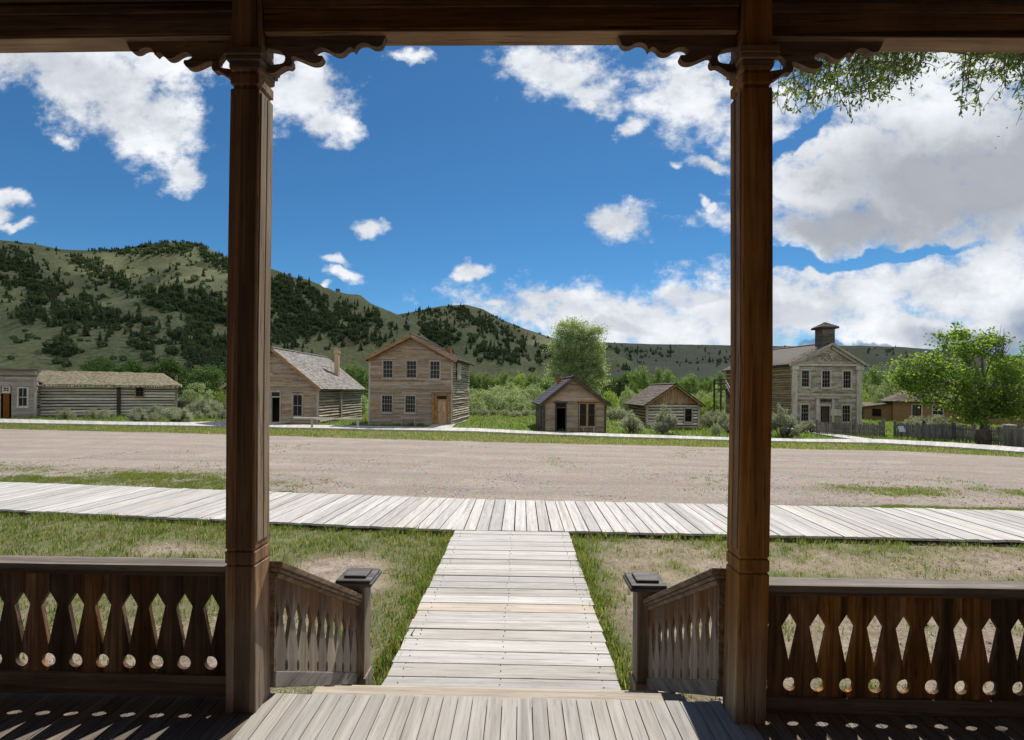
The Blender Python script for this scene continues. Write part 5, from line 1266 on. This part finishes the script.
# ---- tree line along the creek: a few crowns, copied with their trunks
def proto_tree(mat, kind_, leaf=.30):
    t = thing('creek_tree', 'x', 'tree')
    H = 10.0
    if kind_ == 'tall': lobes = [(0,0,6.6,1.7,1.7,3.2),(.5,.2,8.2,1.2,1.2,1.9),(-.6,0,5,1.5,1.5,2.2),(.7,-.3,4.2,1.4,1.4,2.0)]; n = 105
    elif kind_ == 'round': lobes = [(0,0,5.4,3.6,3.2,3.0),(1.9,.2,6.6,2.2,2.0,2.3),(-2,-.2,6.2,2.3,2.1,2.4),(0,.2,7.6,2.2,2,2.2),(-1.2,-.4,3,3,2.6,2),(2.2,-.3,3.6,2.2,2.2,2.2)]; n = 190
    else: lobes = [(0,0,4.6,4.6,3.4,3.4),(3,0,5.6,2.6,2.4,2.8),(-3.2,0,5,2.6,2.4,2.8),(.2,0,7,3,2.5,2.6),(-1.5,-.6,2.2,3.6,2.6,2),(2,-.6,2.4,3.2,2.6,2)]; n = 230
    tree_parts(t, H, lobes, n, 34, .42, leaf, .7, mat, .22, 12, .5, shell=(.5,1.0)); return t
PT = {}
def tree_line():
    spec = {'aspen_tall':('leaf_aspen','tall'), 'aspen_round':('leaf_aspen','round'), 'mid_round':('leaf_mid','round'), 'mid_tall':('leaf_mid','tall'), 'dark_round':('leaf_dark','round'), 'dark_wide':('leaf_dark','wide'), 'yellow_round':('leaf_yellow','round')}
    for k, (m_, kd) in spec.items(): PT[k] = proto_tree(m_, kd)
    used = set()
    def put(kd, px, py, wpx, Z, label, group):
        x, y, z = at(px, Z); H = P3(px, py, Z, z); base = {'tall':4.6,'round':8.4,'wide':11.5}[kd.split('_')[1]]; sx = wpx*Z/FPX/base
        rz = random.uniform(-.5,.5)+(PI if random.random() < .5 else 0)
        if kd not in used:
            o = PT[kd]; used.add(kd); o.location = (x,y,z-.1); o.rotation_euler = (0,0,rz); o.scale = (sx, sx, H/10); o['label'] = label; o['group'] = group
        else: dup(PT[kd], (x,y,z-.1), rz, (sx, sx, H/10), label, group)
    one = lambda *a: put(*a, 'trees along the creek')
    one('dark_wide', 92, 361, 62, 78, 'broad flat-topped dark tree mass above the left half of the log building roof')
    one('dark_round', 128, 359, 48, 80, 'dark rounded tree above the right half of the sod roof')
    one('mid_round', 98, 352, 40, 92, 'paler bushy tree showing over the flat-topped dark thicket at the left')
    one('dark_round', 166, 356, 48, 74, 'largest dark round tree, at the right end of the long log building')
    one('mid_round', 206, 362, 42, 72, 'mid-green tree with a pale trunk just left of the left porch post')
    one('dark_round', 232, 360, 34, 80, 'dark round tree mostly hidden by the left porch post')
    one('mid_round', 352, 360, 38, 70, 'mid-green tree filling the gap between the chimney cabin and the two-storey house')
    one('dark_round', 330, 362, 40, 84, 'dark tree behind the roof of the chimney cabin')
    one('aspen_round', 640, 362, 25, 84, 'tallest pale green tree behind the small log cabin')
    one('aspen_tall', 657, 367, 12, 86, 'slim pale tree directly right of the tallest tree behind the log cabin')
    one('aspen_tall', 669, 369, 13, 88, 'slim pale tree above the ridge of the small log cabin')
    one('aspen_round', 689, 371, 25, 86, 'round pale tree right of the log cabin ridge')
    one('aspen_round', 708, 374, 18, 86, 'smaller round pale tree left of the outside stair landing')
    one('aspen_tall', 721, 371, 12, 80, 'slim tree against the rear corner of the schoolhouse')
    one('aspen_round', 880, 362, 34, 74, 'round grey-green tree right of the schoolhouse')
    one('aspen_round', 906, 366, 30, 84, 'tree half hidden by the left side of the bright cottonwood')
    one('aspen_tall', 866, 372, 12, 78, 'slim tree touching the right corner of the schoolhouse')
    g2 = 'young trees between the two-storey house and the tall cottonwood'; l2 = 'young bright green tree in the tree line between the two-storey house and the tall cottonwood'
    for px, py, w_, kd in ((468,368,18,'mid_round'),(477,373,14,'aspen_tall'),(486,370,17,'aspen_round'),(496,374,12,'yellow_round'),(503,368,16,'aspen_round'),(512,376,11,'aspen_tall'),(520,369,17,'yellow_round'),(529,373,12,'aspen_tall'),(537,370,17,'aspen_round'),(547,374,15,'aspen_tall')):
        put(kd, px, py, w_, random.uniform(84,92), l2, g2)
    g3 = 'trees in the second row behind the creek'; l3 = 'dim green tree in the hindmost row of trees along the foot of the hills'
    px = 448
    while px < 1010:
        if not (735 < px < 850): put(random.choice(('mid_round','dark_round','mid_round','mid_tall')), px, random.uniform(372,380)-(4 if 595 < px < 632 else 0), random.uniform(20,30), random.uniform(108,130), l3, g3)
        px += random.uniform(11,16)
    l4 = 'dim green tree at the foot of the left-hand hill'; g4 = 'trees at the foot of the left-hand hill'
    for px in (-20, 12, 40, 60, 150, 188, 222, 262, 290, 318, 372, 395, 420): put(random.choice(('mid_round','dark_round')), px, random.uniform(368,377), random.uniform(26,36), random.uniform(105,125), l4, g4)
    g5 = 'trees behind the stucco house'; l5 = 'grey-green tree rising behind the stucco house roof'
    for px, py in ((925,372),(950,368),(975,370),(1000,366),(1030,364)): put('mid_round', px, py, 34, 84, l5, g5)
tree_line()

# ---- willow shrubs and sagebrush
def shrub_proto(name, cat, mat, lobes, n, per, sig, leaf, asp, stem_r, nst, shell=(.6,1.0)):
    t = thing(name, 'x', cat); pts, C, O = clumped(lobes, n, per, sig, shell); k = pts[:,2] > .03
    link('foliage', leaf_mesh('foliage', leaves(pts[k], leaf, asp, -.35, out=O[k])), M[mat], t)
    mb = MB()
    for i in RNG.choice(len(C), nst, replace=False):
        a = (random.uniform(-.12,.12), random.uniform(-.12,.12), -.05); mb.tube(limb_path(a, C[i], -.1, 5), [stem_r, stem_r*.8, stem_r*.6, stem_r*.4, stem_r*.2], 5)
    obj('stems', mb, M['twig'], t); return t
SH = {}
def shrubs():
    SH['w1'] = shrub_proto('willow_shrub', 'shrub', 'leaf_willow', [(0,0,.9,1.3,1.1,.95),(.8,.1,.75,.8,.8,.75),(-.8,0,.7,.8,.8,.7),(.2,-.4,.6,.9,.6,.6)], 150, 50, .12, .11, .4, .03, 18, (.7,1.0))
    SH['w2'] = shrub_proto('willow_shrub', 'shrub', 'leaf_willow', [(0,0,1.0,1.0,1.0,.95),(-.7,.1,.6,.8,.8,.6),(.75,-.2,.55,.75,.7,.55)], 130, 50, .11, .11, .4, .03, 16, (.7,1.0))
    SH['y1'] = shrub_proto('willow_shrub', 'shrub', 'leaf_yellow', [(0,0,.9,1.1,1.0,.95),(-.6,.1,.6,.8,.8,.6)], 110, 46, .12, .11, .45, .03, 14, (.7,1.0))
    # sagebrush: upright sprays, open and dark below
    # sagebrush: many upright ragged sprays, open and dark below
    def sage(R, H, n, seed):
        r = random.Random(seed); L = []
        for k in range(n):
            a = r.uniform(0, 6.28); d = R*r.uniform(.15,1)**.6; z = H*(1-.55*(d/R)**2)*r.uniform(.55,1.0); q = r.uniform(.13,.26)
            L.append((d*math.cos(a), d*math.sin(a), z*.86, q, q, q*r.uniform(.9,1.6)))
        return L
    SH['s1'] = shrub_proto('sagebrush', 'sagebrush', 'leaf_sage', sage(.85,1.05,26,3), 170, 36, .07, .085, .32, .03, 34, (.3,1.0))
    SH['s2'] = shrub_proto('sagebrush', 'sagebrush', 'leaf_sage', sage(.85,.8,22,5), 140, 34, .07, .08, .32, .025, 28, (.3,1.0))
    SH['s3'] = shrub_proto('sagebrush', 'sagebrush', 'leaf_sage', sage(.68,1.45,26,8), 165, 34, .075, .085, .32, .035, 40, (.3,1.0))
    ext = {'w1':(3.0,1.95),'w2':(2.9,2.0),'y1':(2.5,1.9),'s1':(1.95,1.28),'s2':(1.9,1.0),'s3':(1.6,1.68)}; used = set()
    def put(kd, px, ptop, pbot, wpx, Z, label, group=None):
        x, y, z = at(px, Z); top = height_at(px, ptop, Z); w_, h_ = ext[kd]; sx = wpx*Z/FPX/w_; sz = (top-z)/h_
        if sz < .12: sz = .12
        rz = random.uniform(0, 6.28)
        if kd not in used:
            o = SH[kd]; used.add(kd); o.location = (x,y,z-.03); o.rotation_euler = (0,0,rz); o.scale = (sx,sx,sz); o['label'] = label
            if group: o['group'] = group
        else: dup(SH[kd], (x,y,z-.03), rz, (sx,sx,sz), label, group)
    G = 'sagebrush bushes along the far boardwalk'
    for a in ((('s2',65,404.5,417,17,39.3,'small sagebrush at the left part of the long log wall')),
        ('s2',92,405,414,14,39.6,'pale low sagebrush, left of the pair before the middle of the log wall'), ('s2',106,405.5,414,15,39.6,'pale low sagebrush, right of the pair before the middle of the log wall'),
        ('s1',136,408,420,21,36.5,'wide grey sagebrush in front of the log building window, nearest the boardwalk'), ('s1',138,402,411,14,39.5,'dark sagebrush under the log building window'),
        ('s2',155,409.5,418,13,37.5,'low sagebrush between the window bush and the largest sagebrush'), ('s1',158,400.5,412,16,40.2,'greenish sagebrush against the right end of the log wall'),
        ('s1',175,402,420,31,37,'largest round sagebrush at the right end of the log building'), ('s1',208,393,411,27,45,'tall sagebrush in front of the grey board fence'),
        ('s2',193,398,409,14,46.5,'sagebrush at the left edge of the board fence'), ('s2',213,408,415,11,41,'little sagebrush low beside the left porch post'), ('s2',199,407.5,413,8,40.5,'tiny brownish sagebrush on the lawn before the board fence'), ('s2',223,406,416,10,40.5,'little sagebrush half behind the left porch post'),
        ('s3',632,407,431,25,31.5,'bushy dark-bottomed sagebrush left of the small log cabin'), ('s3',665,400.5,431,27,31.5,'tallest ragged sagebrush directly in front of the small log cabin'),
        ('s2',716,419,430.5,10,30.8,'small pale sagebrush right of the small log cabin on bare soil'), ('s1',714,404,421,24,38,'grey sagebrush under the outside stair landing'), ('s1',728,406,428,20,33.5,'sagebrush tucked against the right porch post'),
        ('s3',785,400,437,27,30.5,'large pale sagebrush at the left front corner of the schoolhouse'), ('s1',768,405,436,26,31.5,'sagebrush hidden behind the right porch post'), ('s3',812,417,435,13,34.5,'thin straggly sagebrush beside the schoolhouse door, left one'), ('s3',803,420,434,12,35,'thin straggly sagebrush beneath the lower left schoolhouse window'),
        ('s1',928,408,431,40,34,'broad sagebrush behind the close-boarded picket fence'), ('s2',956,419,431,16,34,'low sagebrush at the right end of the close-boarded fence'), ('s1',1014,419,434,28,31,'sagebrush behind the fence at the right edge'),
        ('s2',590,402,412,40,0,'x')):
        if a[5]: put(*a, G)
    for k, px in enumerate((822, 838, 853, 868)): put('s2', px, 428+random.uniform(-1,1), 436, 14, 34.3, 'low grey scrub growing inside the schoolhouse picket fence', 'scrub inside the schoolhouse fence')
    for px in (412, 421, 397): put('s2', px, 421.5, 426, 8, 35.5, 'low dark weeds at the foot of the two-storey house wall', 'weeds along the two-storey house')
    W = 'willow shrubs along the creek'
    for a in (('w1',492,386,412,50,58,'big pale willow shrub next to the right side of the two-storey house'), ('w2',518,389,413,42,56,'pale willow shrub in the middle between the two-storey house and the slate-roofed cabin'), ('w1',534,383,405,36,66,'willow shrub behind the left eave of the slate-roofed cabin'),
        ('w2',478,397,414,26,54,'low willow shrub touching the corner of the two-storey house'), ('w1',508,381,402,40,70,'willow shrub at the back of the thicket right of the two-storey house'), ('y1',545,392,410,20,60,'yellowish willow shrub beside the slate-roofed cabin'), ('w2',470,388,402,30,68,'willow shrub half hidden by the two-storey house'),
        ('w1',628,386,399,18,75,'round pale willow shrub left of the small log cabin roof'), ('y1',641,389.5,399,13,72,'bright yellow-green shrub at the left slope of the log cabin roof'), ('y1',609,391,404,22,66,'yellow-green willow shrub at the right eave of the slate-roofed cabin'),
        ('w1',700,390,404,28,66,'pale willow shrub right of the log cabin roof'), ('w2',718,385,402,22,72,'willow shrub behind the outside stair landing'), ('y1',708,396,406,22,60,'bright shrub below the stair landing'),
        ('w2',873,385,404,24,66,'pale willow shrub right of the schoolhouse wall'), ('y1',862,389,410,16,60,'yellow-green shrub touching the schoolhouse wall'), ('w1',890,378,404,26,70,'tall willow shrub left of the stucco house roof'), ('y1',903,392,404,20,62,'yellow-green shrub beside the stucco house lean-to'),
        ('y1',224,391,409,20,58,'yellow-green shrub just left of the left porch post'), ('w2',199,383,398,36,62,'mid-green willow shrub above the board fence'), ('w2',362,395,418,16,52,'pale shrub in the gap beside the two-storey house'), ('w2',250,388,405,30,62,'willow shrub behind the left porch post')):
        put(*a, W)
    S2 = 'grey sagebrush in front of the willows'; l = 'low grey sagebrush in the row in front of the willow thicket'
    for px in (474,484,495,505,516,526,536): put('s2', px, 406.5+random.uniform(-1.5,2), 413, random.uniform(10,16), random.uniform(47,52), l, S2)
    for px in (612,622,600): put('s2', px, 404+random.uniform(-1,1), 411, 14, 46, 'low grey sagebrush on the grass between the two cabins', 'sagebrush between the two cabins')
shrubs()

# ------------------------------------------------------------------ hills
def hill_material(name, c0, c1, c2, rock):
    m, t = new_mat(name); P = t.n('ShaderNodeTexCoord').outputs['Object']
    n1 = t.noise(P, .010, 6, .62); n2 = t.noise(P, .09, 6, .7); n3 = t.noise(t.scale(P, (1,1,1), (40,11,3)), .016, 5, .65)
    c = t.ramp(t.math('ADD', t.math('MULTIPLY', n1, .55), t.math('MULTIPLY', n2, .45)), [(.36, c0), (.5, c1), (.64, c2)])
    c = t.mix(t.math('MULTIPLY', t.smooth(n3, .58, .70), .75), c, rock)
    vb = t.n('ShaderNodeTexVoronoi', {'Vector': t.vmath('ADD', P, t.n('ShaderNodeVectorMath', {0: t.noise(P, .2, 2, .5, col=True), 'Scale': 5.0}, operation='SCALE').outputs[0]), 'Scale': .22}).outputs['Distance']
    c = t.mix(t.math('MULTIPLY', t.math('SUBTRACT', 1.0, t.smooth(vb, .16, .34)), t.math('MULTIPLY', t.smooth(n2, .42, .58), .85)), c, (.028,.036,.018))
    nz_ = t.noise(P, .45, 4, .7); c = t.mix(.45, c, t.ramp(nz_, [(.35, times(c0,.6)), (.6, times(c2,1.05))]))
    t.out(t.bsdf(c, .95, .08, n2, 1.2, .5)); return m
HILLS = {}
def make_hill(name, prof, foot, ridge, power, amp, mat, wob):
    xs = [p[0] for p in prof]; step = 3 if name != 'hill_far' else 5; cols = np.arange(xs[0], xs[-1]+1, step); ns = 70; smax = 1.35
    def pos(px, s):
        py = interp(prof, px, 1); d = ray(px, CY)
        R = ridge*(1+.10*nz(px, 0, .006, wob)); Yd = foot+(R-foot)*s
        zr = CAM[2]+ray(px, py)[2]*R; z0 = -.9; h = zr-z0
        sh_ = s**power if s <= 1 else 1-.55*(s-1)/.35*(s-1)/.35-.0*(s-1)
        x, y = d[0]*Yd, d[1]*Yd
        k = max(0, min(1, s*2.2))*max(0, min(1, (1.0-s)*4+.0)) if s < 1 else 0
        n = (noise.ridged_multi_fractal(Vector((x*.006, y*.0045, wob)), 1.0, 2.0, 4, 1.0, 2.0)-.9)*amp*.8 + fbm(x, y, .004, wob)*amp
        z = z0+h*sh_+n*k*min(1, h/60)+ (fbm(x,y,.03,wob)*2.2 if s > .5 else 0)*min(1, h/60)*.6
        return x, y, z
    V = [pos(px, smax*j/ns) for px in cols for j in range(ns+1)]
    I = np.arange(len(V)).reshape(len(cols), ns+1); F = np.stack([I[:-1,:-1], I[1:,:-1], I[1:,1:], I[:-1,1:]], -1).reshape(-1,4)
    me = np_mesh(name, V, F); me.polygons.foreach_set('use_smooth', np.ones(len(F), bool))
    kind(link(name, me, mat), 'structure'); HILLS[name] = pos
HM = hill_material('sage_hillside', (.05,.061,.028), (.105,.115,.056), (.175,.18,.09), (.15,.105,.075))
HM2 = hill_material('far_sage_hillside', (.05,.058,.036), (.082,.09,.058), (.12,.125,.08), (.10,.092,.072))
make_hill('hill_left', [(-420,215),(-120,228),(0,240),(30,243),(60,249),(90,250),(120,249),(150,244),(175,241),(200,245),(225,256),(250,263),(275,270),(300,280),(330,290),(360,302),(390,314),(430,336),(470,360),(520,392)], 130, 720, 1.45, 26, HM, 3.3)
make_hill('hill_centre', [(230,394),(290,366),(340,338),(370,322),(392,315),(415,311),(440,306),(465,304),(482,309),(500,319),(525,329),(550,337),(600,353),(660,384)], 210, 900, 1.35, 26, HM, 7.7)
make_hill('hill_far', [(340,352),(450,349),(550,341.5),(600,342),(650,344),(700,344.5),(780,346),(860,345.5),(905,347),(950,351),(1024,356),(1200,350),(1500,345)], 280, 1500, 1.3, 14, HM2, 12.1)

def conifer_mesh(seed, juniper=False):
    r = random.Random(seed); mb = MB()
    if juniper:
        vs = []
        for i in range(220):
            u = Vector((r.gauss(0,1), r.gauss(0,1), r.gauss(0,1))).normalized(); c = Vector((u.x*.34, u.y*.34, .5+u.z*.46))*1.0; c *= r.uniform(.75,1.05); w = r.uniform(.06,.12)
            a = Vector((r.gauss(0,1),r.gauss(0,1),r.gauss(0,1))).normalized()*w; b_ = Vector((r.gauss(0,1),r.gauss(0,1),r.gauss(0,1))).normalized()*w
            mb.add([c-a*.5-b_*.4, c+a-b_*.2, c+a*.3+b_, c-a*.6+b_*.5], [(0,1,2,3)])
    else:
        for k in range(9):
            z = .08+.86*k/8; R = .24*(1-k/8.6)**.8*r.uniform(.85,1.15)
            n = 9
            for j in range(n):
                a = 2*PI*j/n+r.uniform(-.3,.3); L = R*r.uniform(.7,1.25); d = Vector((math.cos(a), math.sin(a), 0)); s = Vector((-d.y, d.x, 0))*R*.42
                mb.add([Vector((0,0,z+.12)), d*L*.6+s+Vector((0,0,z+.03)), d*L+Vector((0,0,z-.05)), d*L*.6-s+Vector((0,0,z+.03))], [(0,1,2,3)])
        mb.tube([(0,0,-.06),(0,0,.3)], [.022,.015], 5)
    return mb
def forest():
    protos = [conifer_mesh(k, k >= 3) for k in range(5)]; mes = []
    for k, p in enumerate(protos):
        me = bpy.data.meshes.new('conifer_tree'); me.from_pydata(p.v, [], p.f); me.materials.append(M['conifer']); mes.append(me)
    # forest masses on the hillsides: (hill, px, py, rx, ry, tilt, count)
    P = [('hill_left',25,275,42,18,35,190),('hill_left',62,300,45,18,25,230),('hill_left',10,262,20,14,30,80),('hill_left',105,275,26,9,25,110),('hill_left',80,262,26,6,20,40),('hill_left',118,251,24,3,3,45),('hill_left',180,247,44,8,10,230),('hill_left',150,252,26,4,-5,60),('hill_left',215,262,18,6,25,60),
         ('hill_left',175,300,42,10,12,210),('hill_left',210,320,30,22,20,230),('hill_left',140,292,16,6,20,30),('hill_left',270,285,40,12,15,160),('hill_left',300,310,55,17,18,420),('hill_left',340,322,40,14,20,260),('hill_left',380,320,26,8,20,80),('hill_left',285,335,24,14,10,120),('hill_left',60,350,14,9,-15,26),
         ('hill_left',205,360,20,18,10,90),('hill_left',90,318,60,7,8,60),('hill_left',30,315,34,8,5,50),('hill_left',115,330,50,10,0,24),('hill_left',160,340,50,16,0,46),('hill_left',165,276,36,8,15,16),('hill_left',310,292,50,4,20,60),('hill_left',250,345,26,20,0,90),
         ('hill_centre',450,312,30,6,8,130),('hill_centre',425,330,30,14,12,200),('hill_centre',480,322,30,8,24,140),('hill_centre',400,345,40,12,0,160),('hill_centre',510,335,36,5,20,70),('hill_centre',470,345,44,10,8,60),('hill_centre',375,335,20,12,0,120),('hill_centre',500,355,40,9,5,40),('hill_centre',530,348,30,9,15,40),
         ('hill_far',585,358,26,12,10,60),('hill_far',615,358,22,10,20,70),('hill_far',640,352,44,4,5,50),('hill_far',690,352,50,6,0,36),('hill_far',720,360,50,10,0,30),('hill_far',880,352,40,6,0,30),('hill_far',600,368,30,6,0,60),('hill_far',560,350,20,6,0,24)]
    T = []
    for hl, px, py, rx, ry, tilt, n in P:
        pos = HILLS[hl]; ct, st = math.cos(math.radians(tilt)), math.sin(math.radians(tilt))
        for _ in range(int(n*1.75)):
            u, v = random.gauss(0,.55), random.gauss(0,.55); X = px+u*rx*ct-v*ry*st; Y = py+u*rx*st+v*ry*ct
            if nz(X, Y, .11, 4) < -.22: continue
            lo, hi = .0, 1.0; ok = False
            zt = ray(X, Y)[2]; best = None; prev = None
            for k in range(61):                         # first place where the sight line meets the hill
                s = k/60; x, y, z = pos(X, s); dist = y*_c - x*_s; e = (z-CAM[2])/dist
                if e >= zt: best = s; break
            if best is None: best = .97 if py < interp_top(hl, X)+4 else None
            if best is None: continue
            x, y, z = pos(X, max(.02, best-random.uniform(0,.016))); d = math.hypot(x, y)
            h = random.choice((1,1,1,1.35))*random.uniform(2.2, 6.4)*(1.0 if hl == 'hill_left' else (1.15 if hl == 'hill_centre' else 1.35)); T.append((h/d, x, y, z, h, random.random() < .36))
    # lone trees and bushes over the slopes
    for hl, a, b_, n in (('hill_left',0,300,260),('hill_centre',380,560,120),('hill_far',560,960,90)):
        for _ in range(n):
            X = random.uniform(a, b_); s = random.uniform(.12, .98); x, y, z = HILLS[hl](X, s); h = random.uniform(2.0, 4.6)*(1 if hl == 'hill_left' else 1.4); T.append((h/math.hypot(x,y), x, y, z, h, True))
    T.sort(key=lambda q: -q[0]); lab = {'L':'small dark conifer scattered on the left-hand hillside','C':'small dark conifer scattered on the central hill','F':'small dark conifer scattered on the far low hill'}
    for i, (_, x, y, z, h, jun) in enumerate(T[:300]):
        o = bpy.data.objects.new('conifer_tree', mes[random.randint(3,4) if jun else random.randint(0,2)]); COL.objects.link(o)
        wd = h*random.uniform(.95,1.25)*(1.1 if jun else 1.0); hh = h*(.75 if jun else 1); o.location = (x,y,z-.3); o.scale = (wd, wd, hh); o.rotation_euler = (0,0,random.uniform(0,6.28))
        px = CX+FPX*(x*_c+y*_s)/(y*_c-x*_s); k = 'L' if y < 760 and px < 400 else ('C' if px < 555 else 'F'); tag(o, lab[k], 'conifer', {'L':'conifers on the left hill','C':'conifers on the central hill','F':'conifers on the far hill'}[k])
    Vs, Fs, n0 = [], [], 0; PV = [np.array([tuple(v) for v in p.v]) for p in protos]; PF = [np.array([f for f in p.f if len(f) == 4]) for p in protos]
    for (_, x, y, z, h, jun) in T[300:]:
        k = random.randint(3,4) if jun else random.randint(0,2); a = random.uniform(0,6.28); c, s = math.cos(a), math.sin(a); wd = h*random.uniform(.95,1.3)*(1.1 if jun else 1.0); hh = h*(.75 if jun else 1)
        v = PV[k]; q = np.stack([(v[:,0]*c-v[:,1]*s)*wd+x, (v[:,0]*s+v[:,1]*c)*wd+y, v[:,2]*hh+z-.3], 1); Vs.append(q); Fs.append(PF[k]+n0); n0 += len(q)
    o = link('conifer_forest', np_mesh('conifer_forest', np.concatenate(Vs), np.concatenate(Fs)), M['conifer']); kind(o, 'stuff'); print('conifers', len(T))
PROF = {'hill_left':[(0,240),(60,249),(120,249),(175,241),(225,256),(275,270),(330,290),(390,314)],'hill_centre':[(390,315),(465,304),(500,319),(550,337),(600,353)],'hill_far':[(550,341),(700,344),(860,346),(1024,356)]}
def interp_top(h, px): return interp(PROF[h], px, 1)
forest()

# ------------------------------------------------------------------ unseen cloud layer added above the view to shade the hills
def shade_clouds():
    T = 6400.0; step = 22.0; z0 = 80.0
    lit = []
    for hl, px, py, rx, ry in (('hill_left',118,256,40,10),('hill_left',150,264,62,19),('hill_left',190,275,64,19),('hill_left',225,284,48,17),('hill_left',290,292,26,6),('hill_left',330,301,30,7),('hill_left',375,314,24,5),('hill_centre',455,310,16,4),('hill_centre',545,342,22,7),('hill_left',20,246,20,5)):
        pos = HILLS[hl]
        def ground_hit(X, Y):
            zt = ray(X, Y)[2]
            for k in range(81):
                x, y, z = pos(X, k/80); 
                if (z-CAM[2])/(y*_c-x*_s) >= zt: break
            q = (z-z0)/sd.z; return x-q*sd.x, y-q*sd.y
        c = ground_hit(px, py); e = ground_hit(px+rx, py); u = ground_hit(px, py-ry*.8); d = ground_hit(px, py+ry)
        lit.append((c[0], c[1], max(20, abs(e[0]-c[0])), max(25, abs(u[1]-d[1])/2)))
    def field(x, y):
        px = CX+FPX*(x*_c+y*_s)/max(30, y*_c-x*_s)
        y0 = 66 if px < 250 else (66+(px-250)*.9 if px < 400 else 200)
        f = min((y-y0)/60+.15*nz(x,y,.02), (1500-y)/100, (px+700)/200, (1500-px)/200)
        if px > 430: f = min(f, .5+1.5*nz(x,y,.004,5)+.35)
        for cx, cy, rx, ry in lit: f = min(f, (math.hypot((x-cx)/rx, (y-cy)/ry)-1)*1.2+.35*nz(x,y,.012,9))
        return f+.12*nz(x,y,.03,2)
    xs = np.arange(-1700, 1500, step); ys = np.concatenate([np.arange(40, 1000, step), np.arange(1000, 1560, step*2)])
    Fd = [[field(x, y) for x in xs] for y in ys]; idx = {}; V = []; F = []
    def vid(i, j, s):
        k = (i, j, s)
        if k not in idx:
            x, y = xs[i], ys[j]; h = max(0.0, min(1.0, Fd[j][i]*.8))
            off = (h**.5*(90+60*noise.noise(Vector((x*.006,y*.006,1)))) if s else -h**.5*25)
            idx[k] = len(V); V.append((x+sd.x*T, y+sd.y*T, z0+sd.z*T+off))
        return idx[k]
    for j in range(len(ys)-1):
        for i in range(len(xs)-1):
            if max(Fd[j][i], Fd[j][i+1], Fd[j+1][i+1], Fd[j+1][i]) > 0:
                F.append((vid(i,j,1), vid(i+1,j,1), vid(i+1,j+1,1), vid(i,j+1,1))); F.append((vid(i,j+1,0), vid(i+1,j+1,0), vid(i+1,j,0), vid(i,j,0)))
    m, t = new_mat('shade_cloud_vapour'); t.out(t.n('ShaderNodeMixShader', {0: .55, 1: t.n('ShaderNodeMixShader', {0: .6, 1: t.bsdf((.9,.9,.92), 1.0, 0.0), 2: t.n('ShaderNodeBsdfTranslucent', {'Color': (.95,.95,.97)}).outputs[0]}).outputs[0], 2: t.n('ShaderNodeBsdfTransparent').outputs[0]}).outputs[0])
    me = np_mesh('added_shade_clouds', V, F); me.polygons.foreach_set('use_smooth', np.ones(len(F), bool)); kind(link('added_shade_clouds', me, m), 'structure')
shade_clouds()
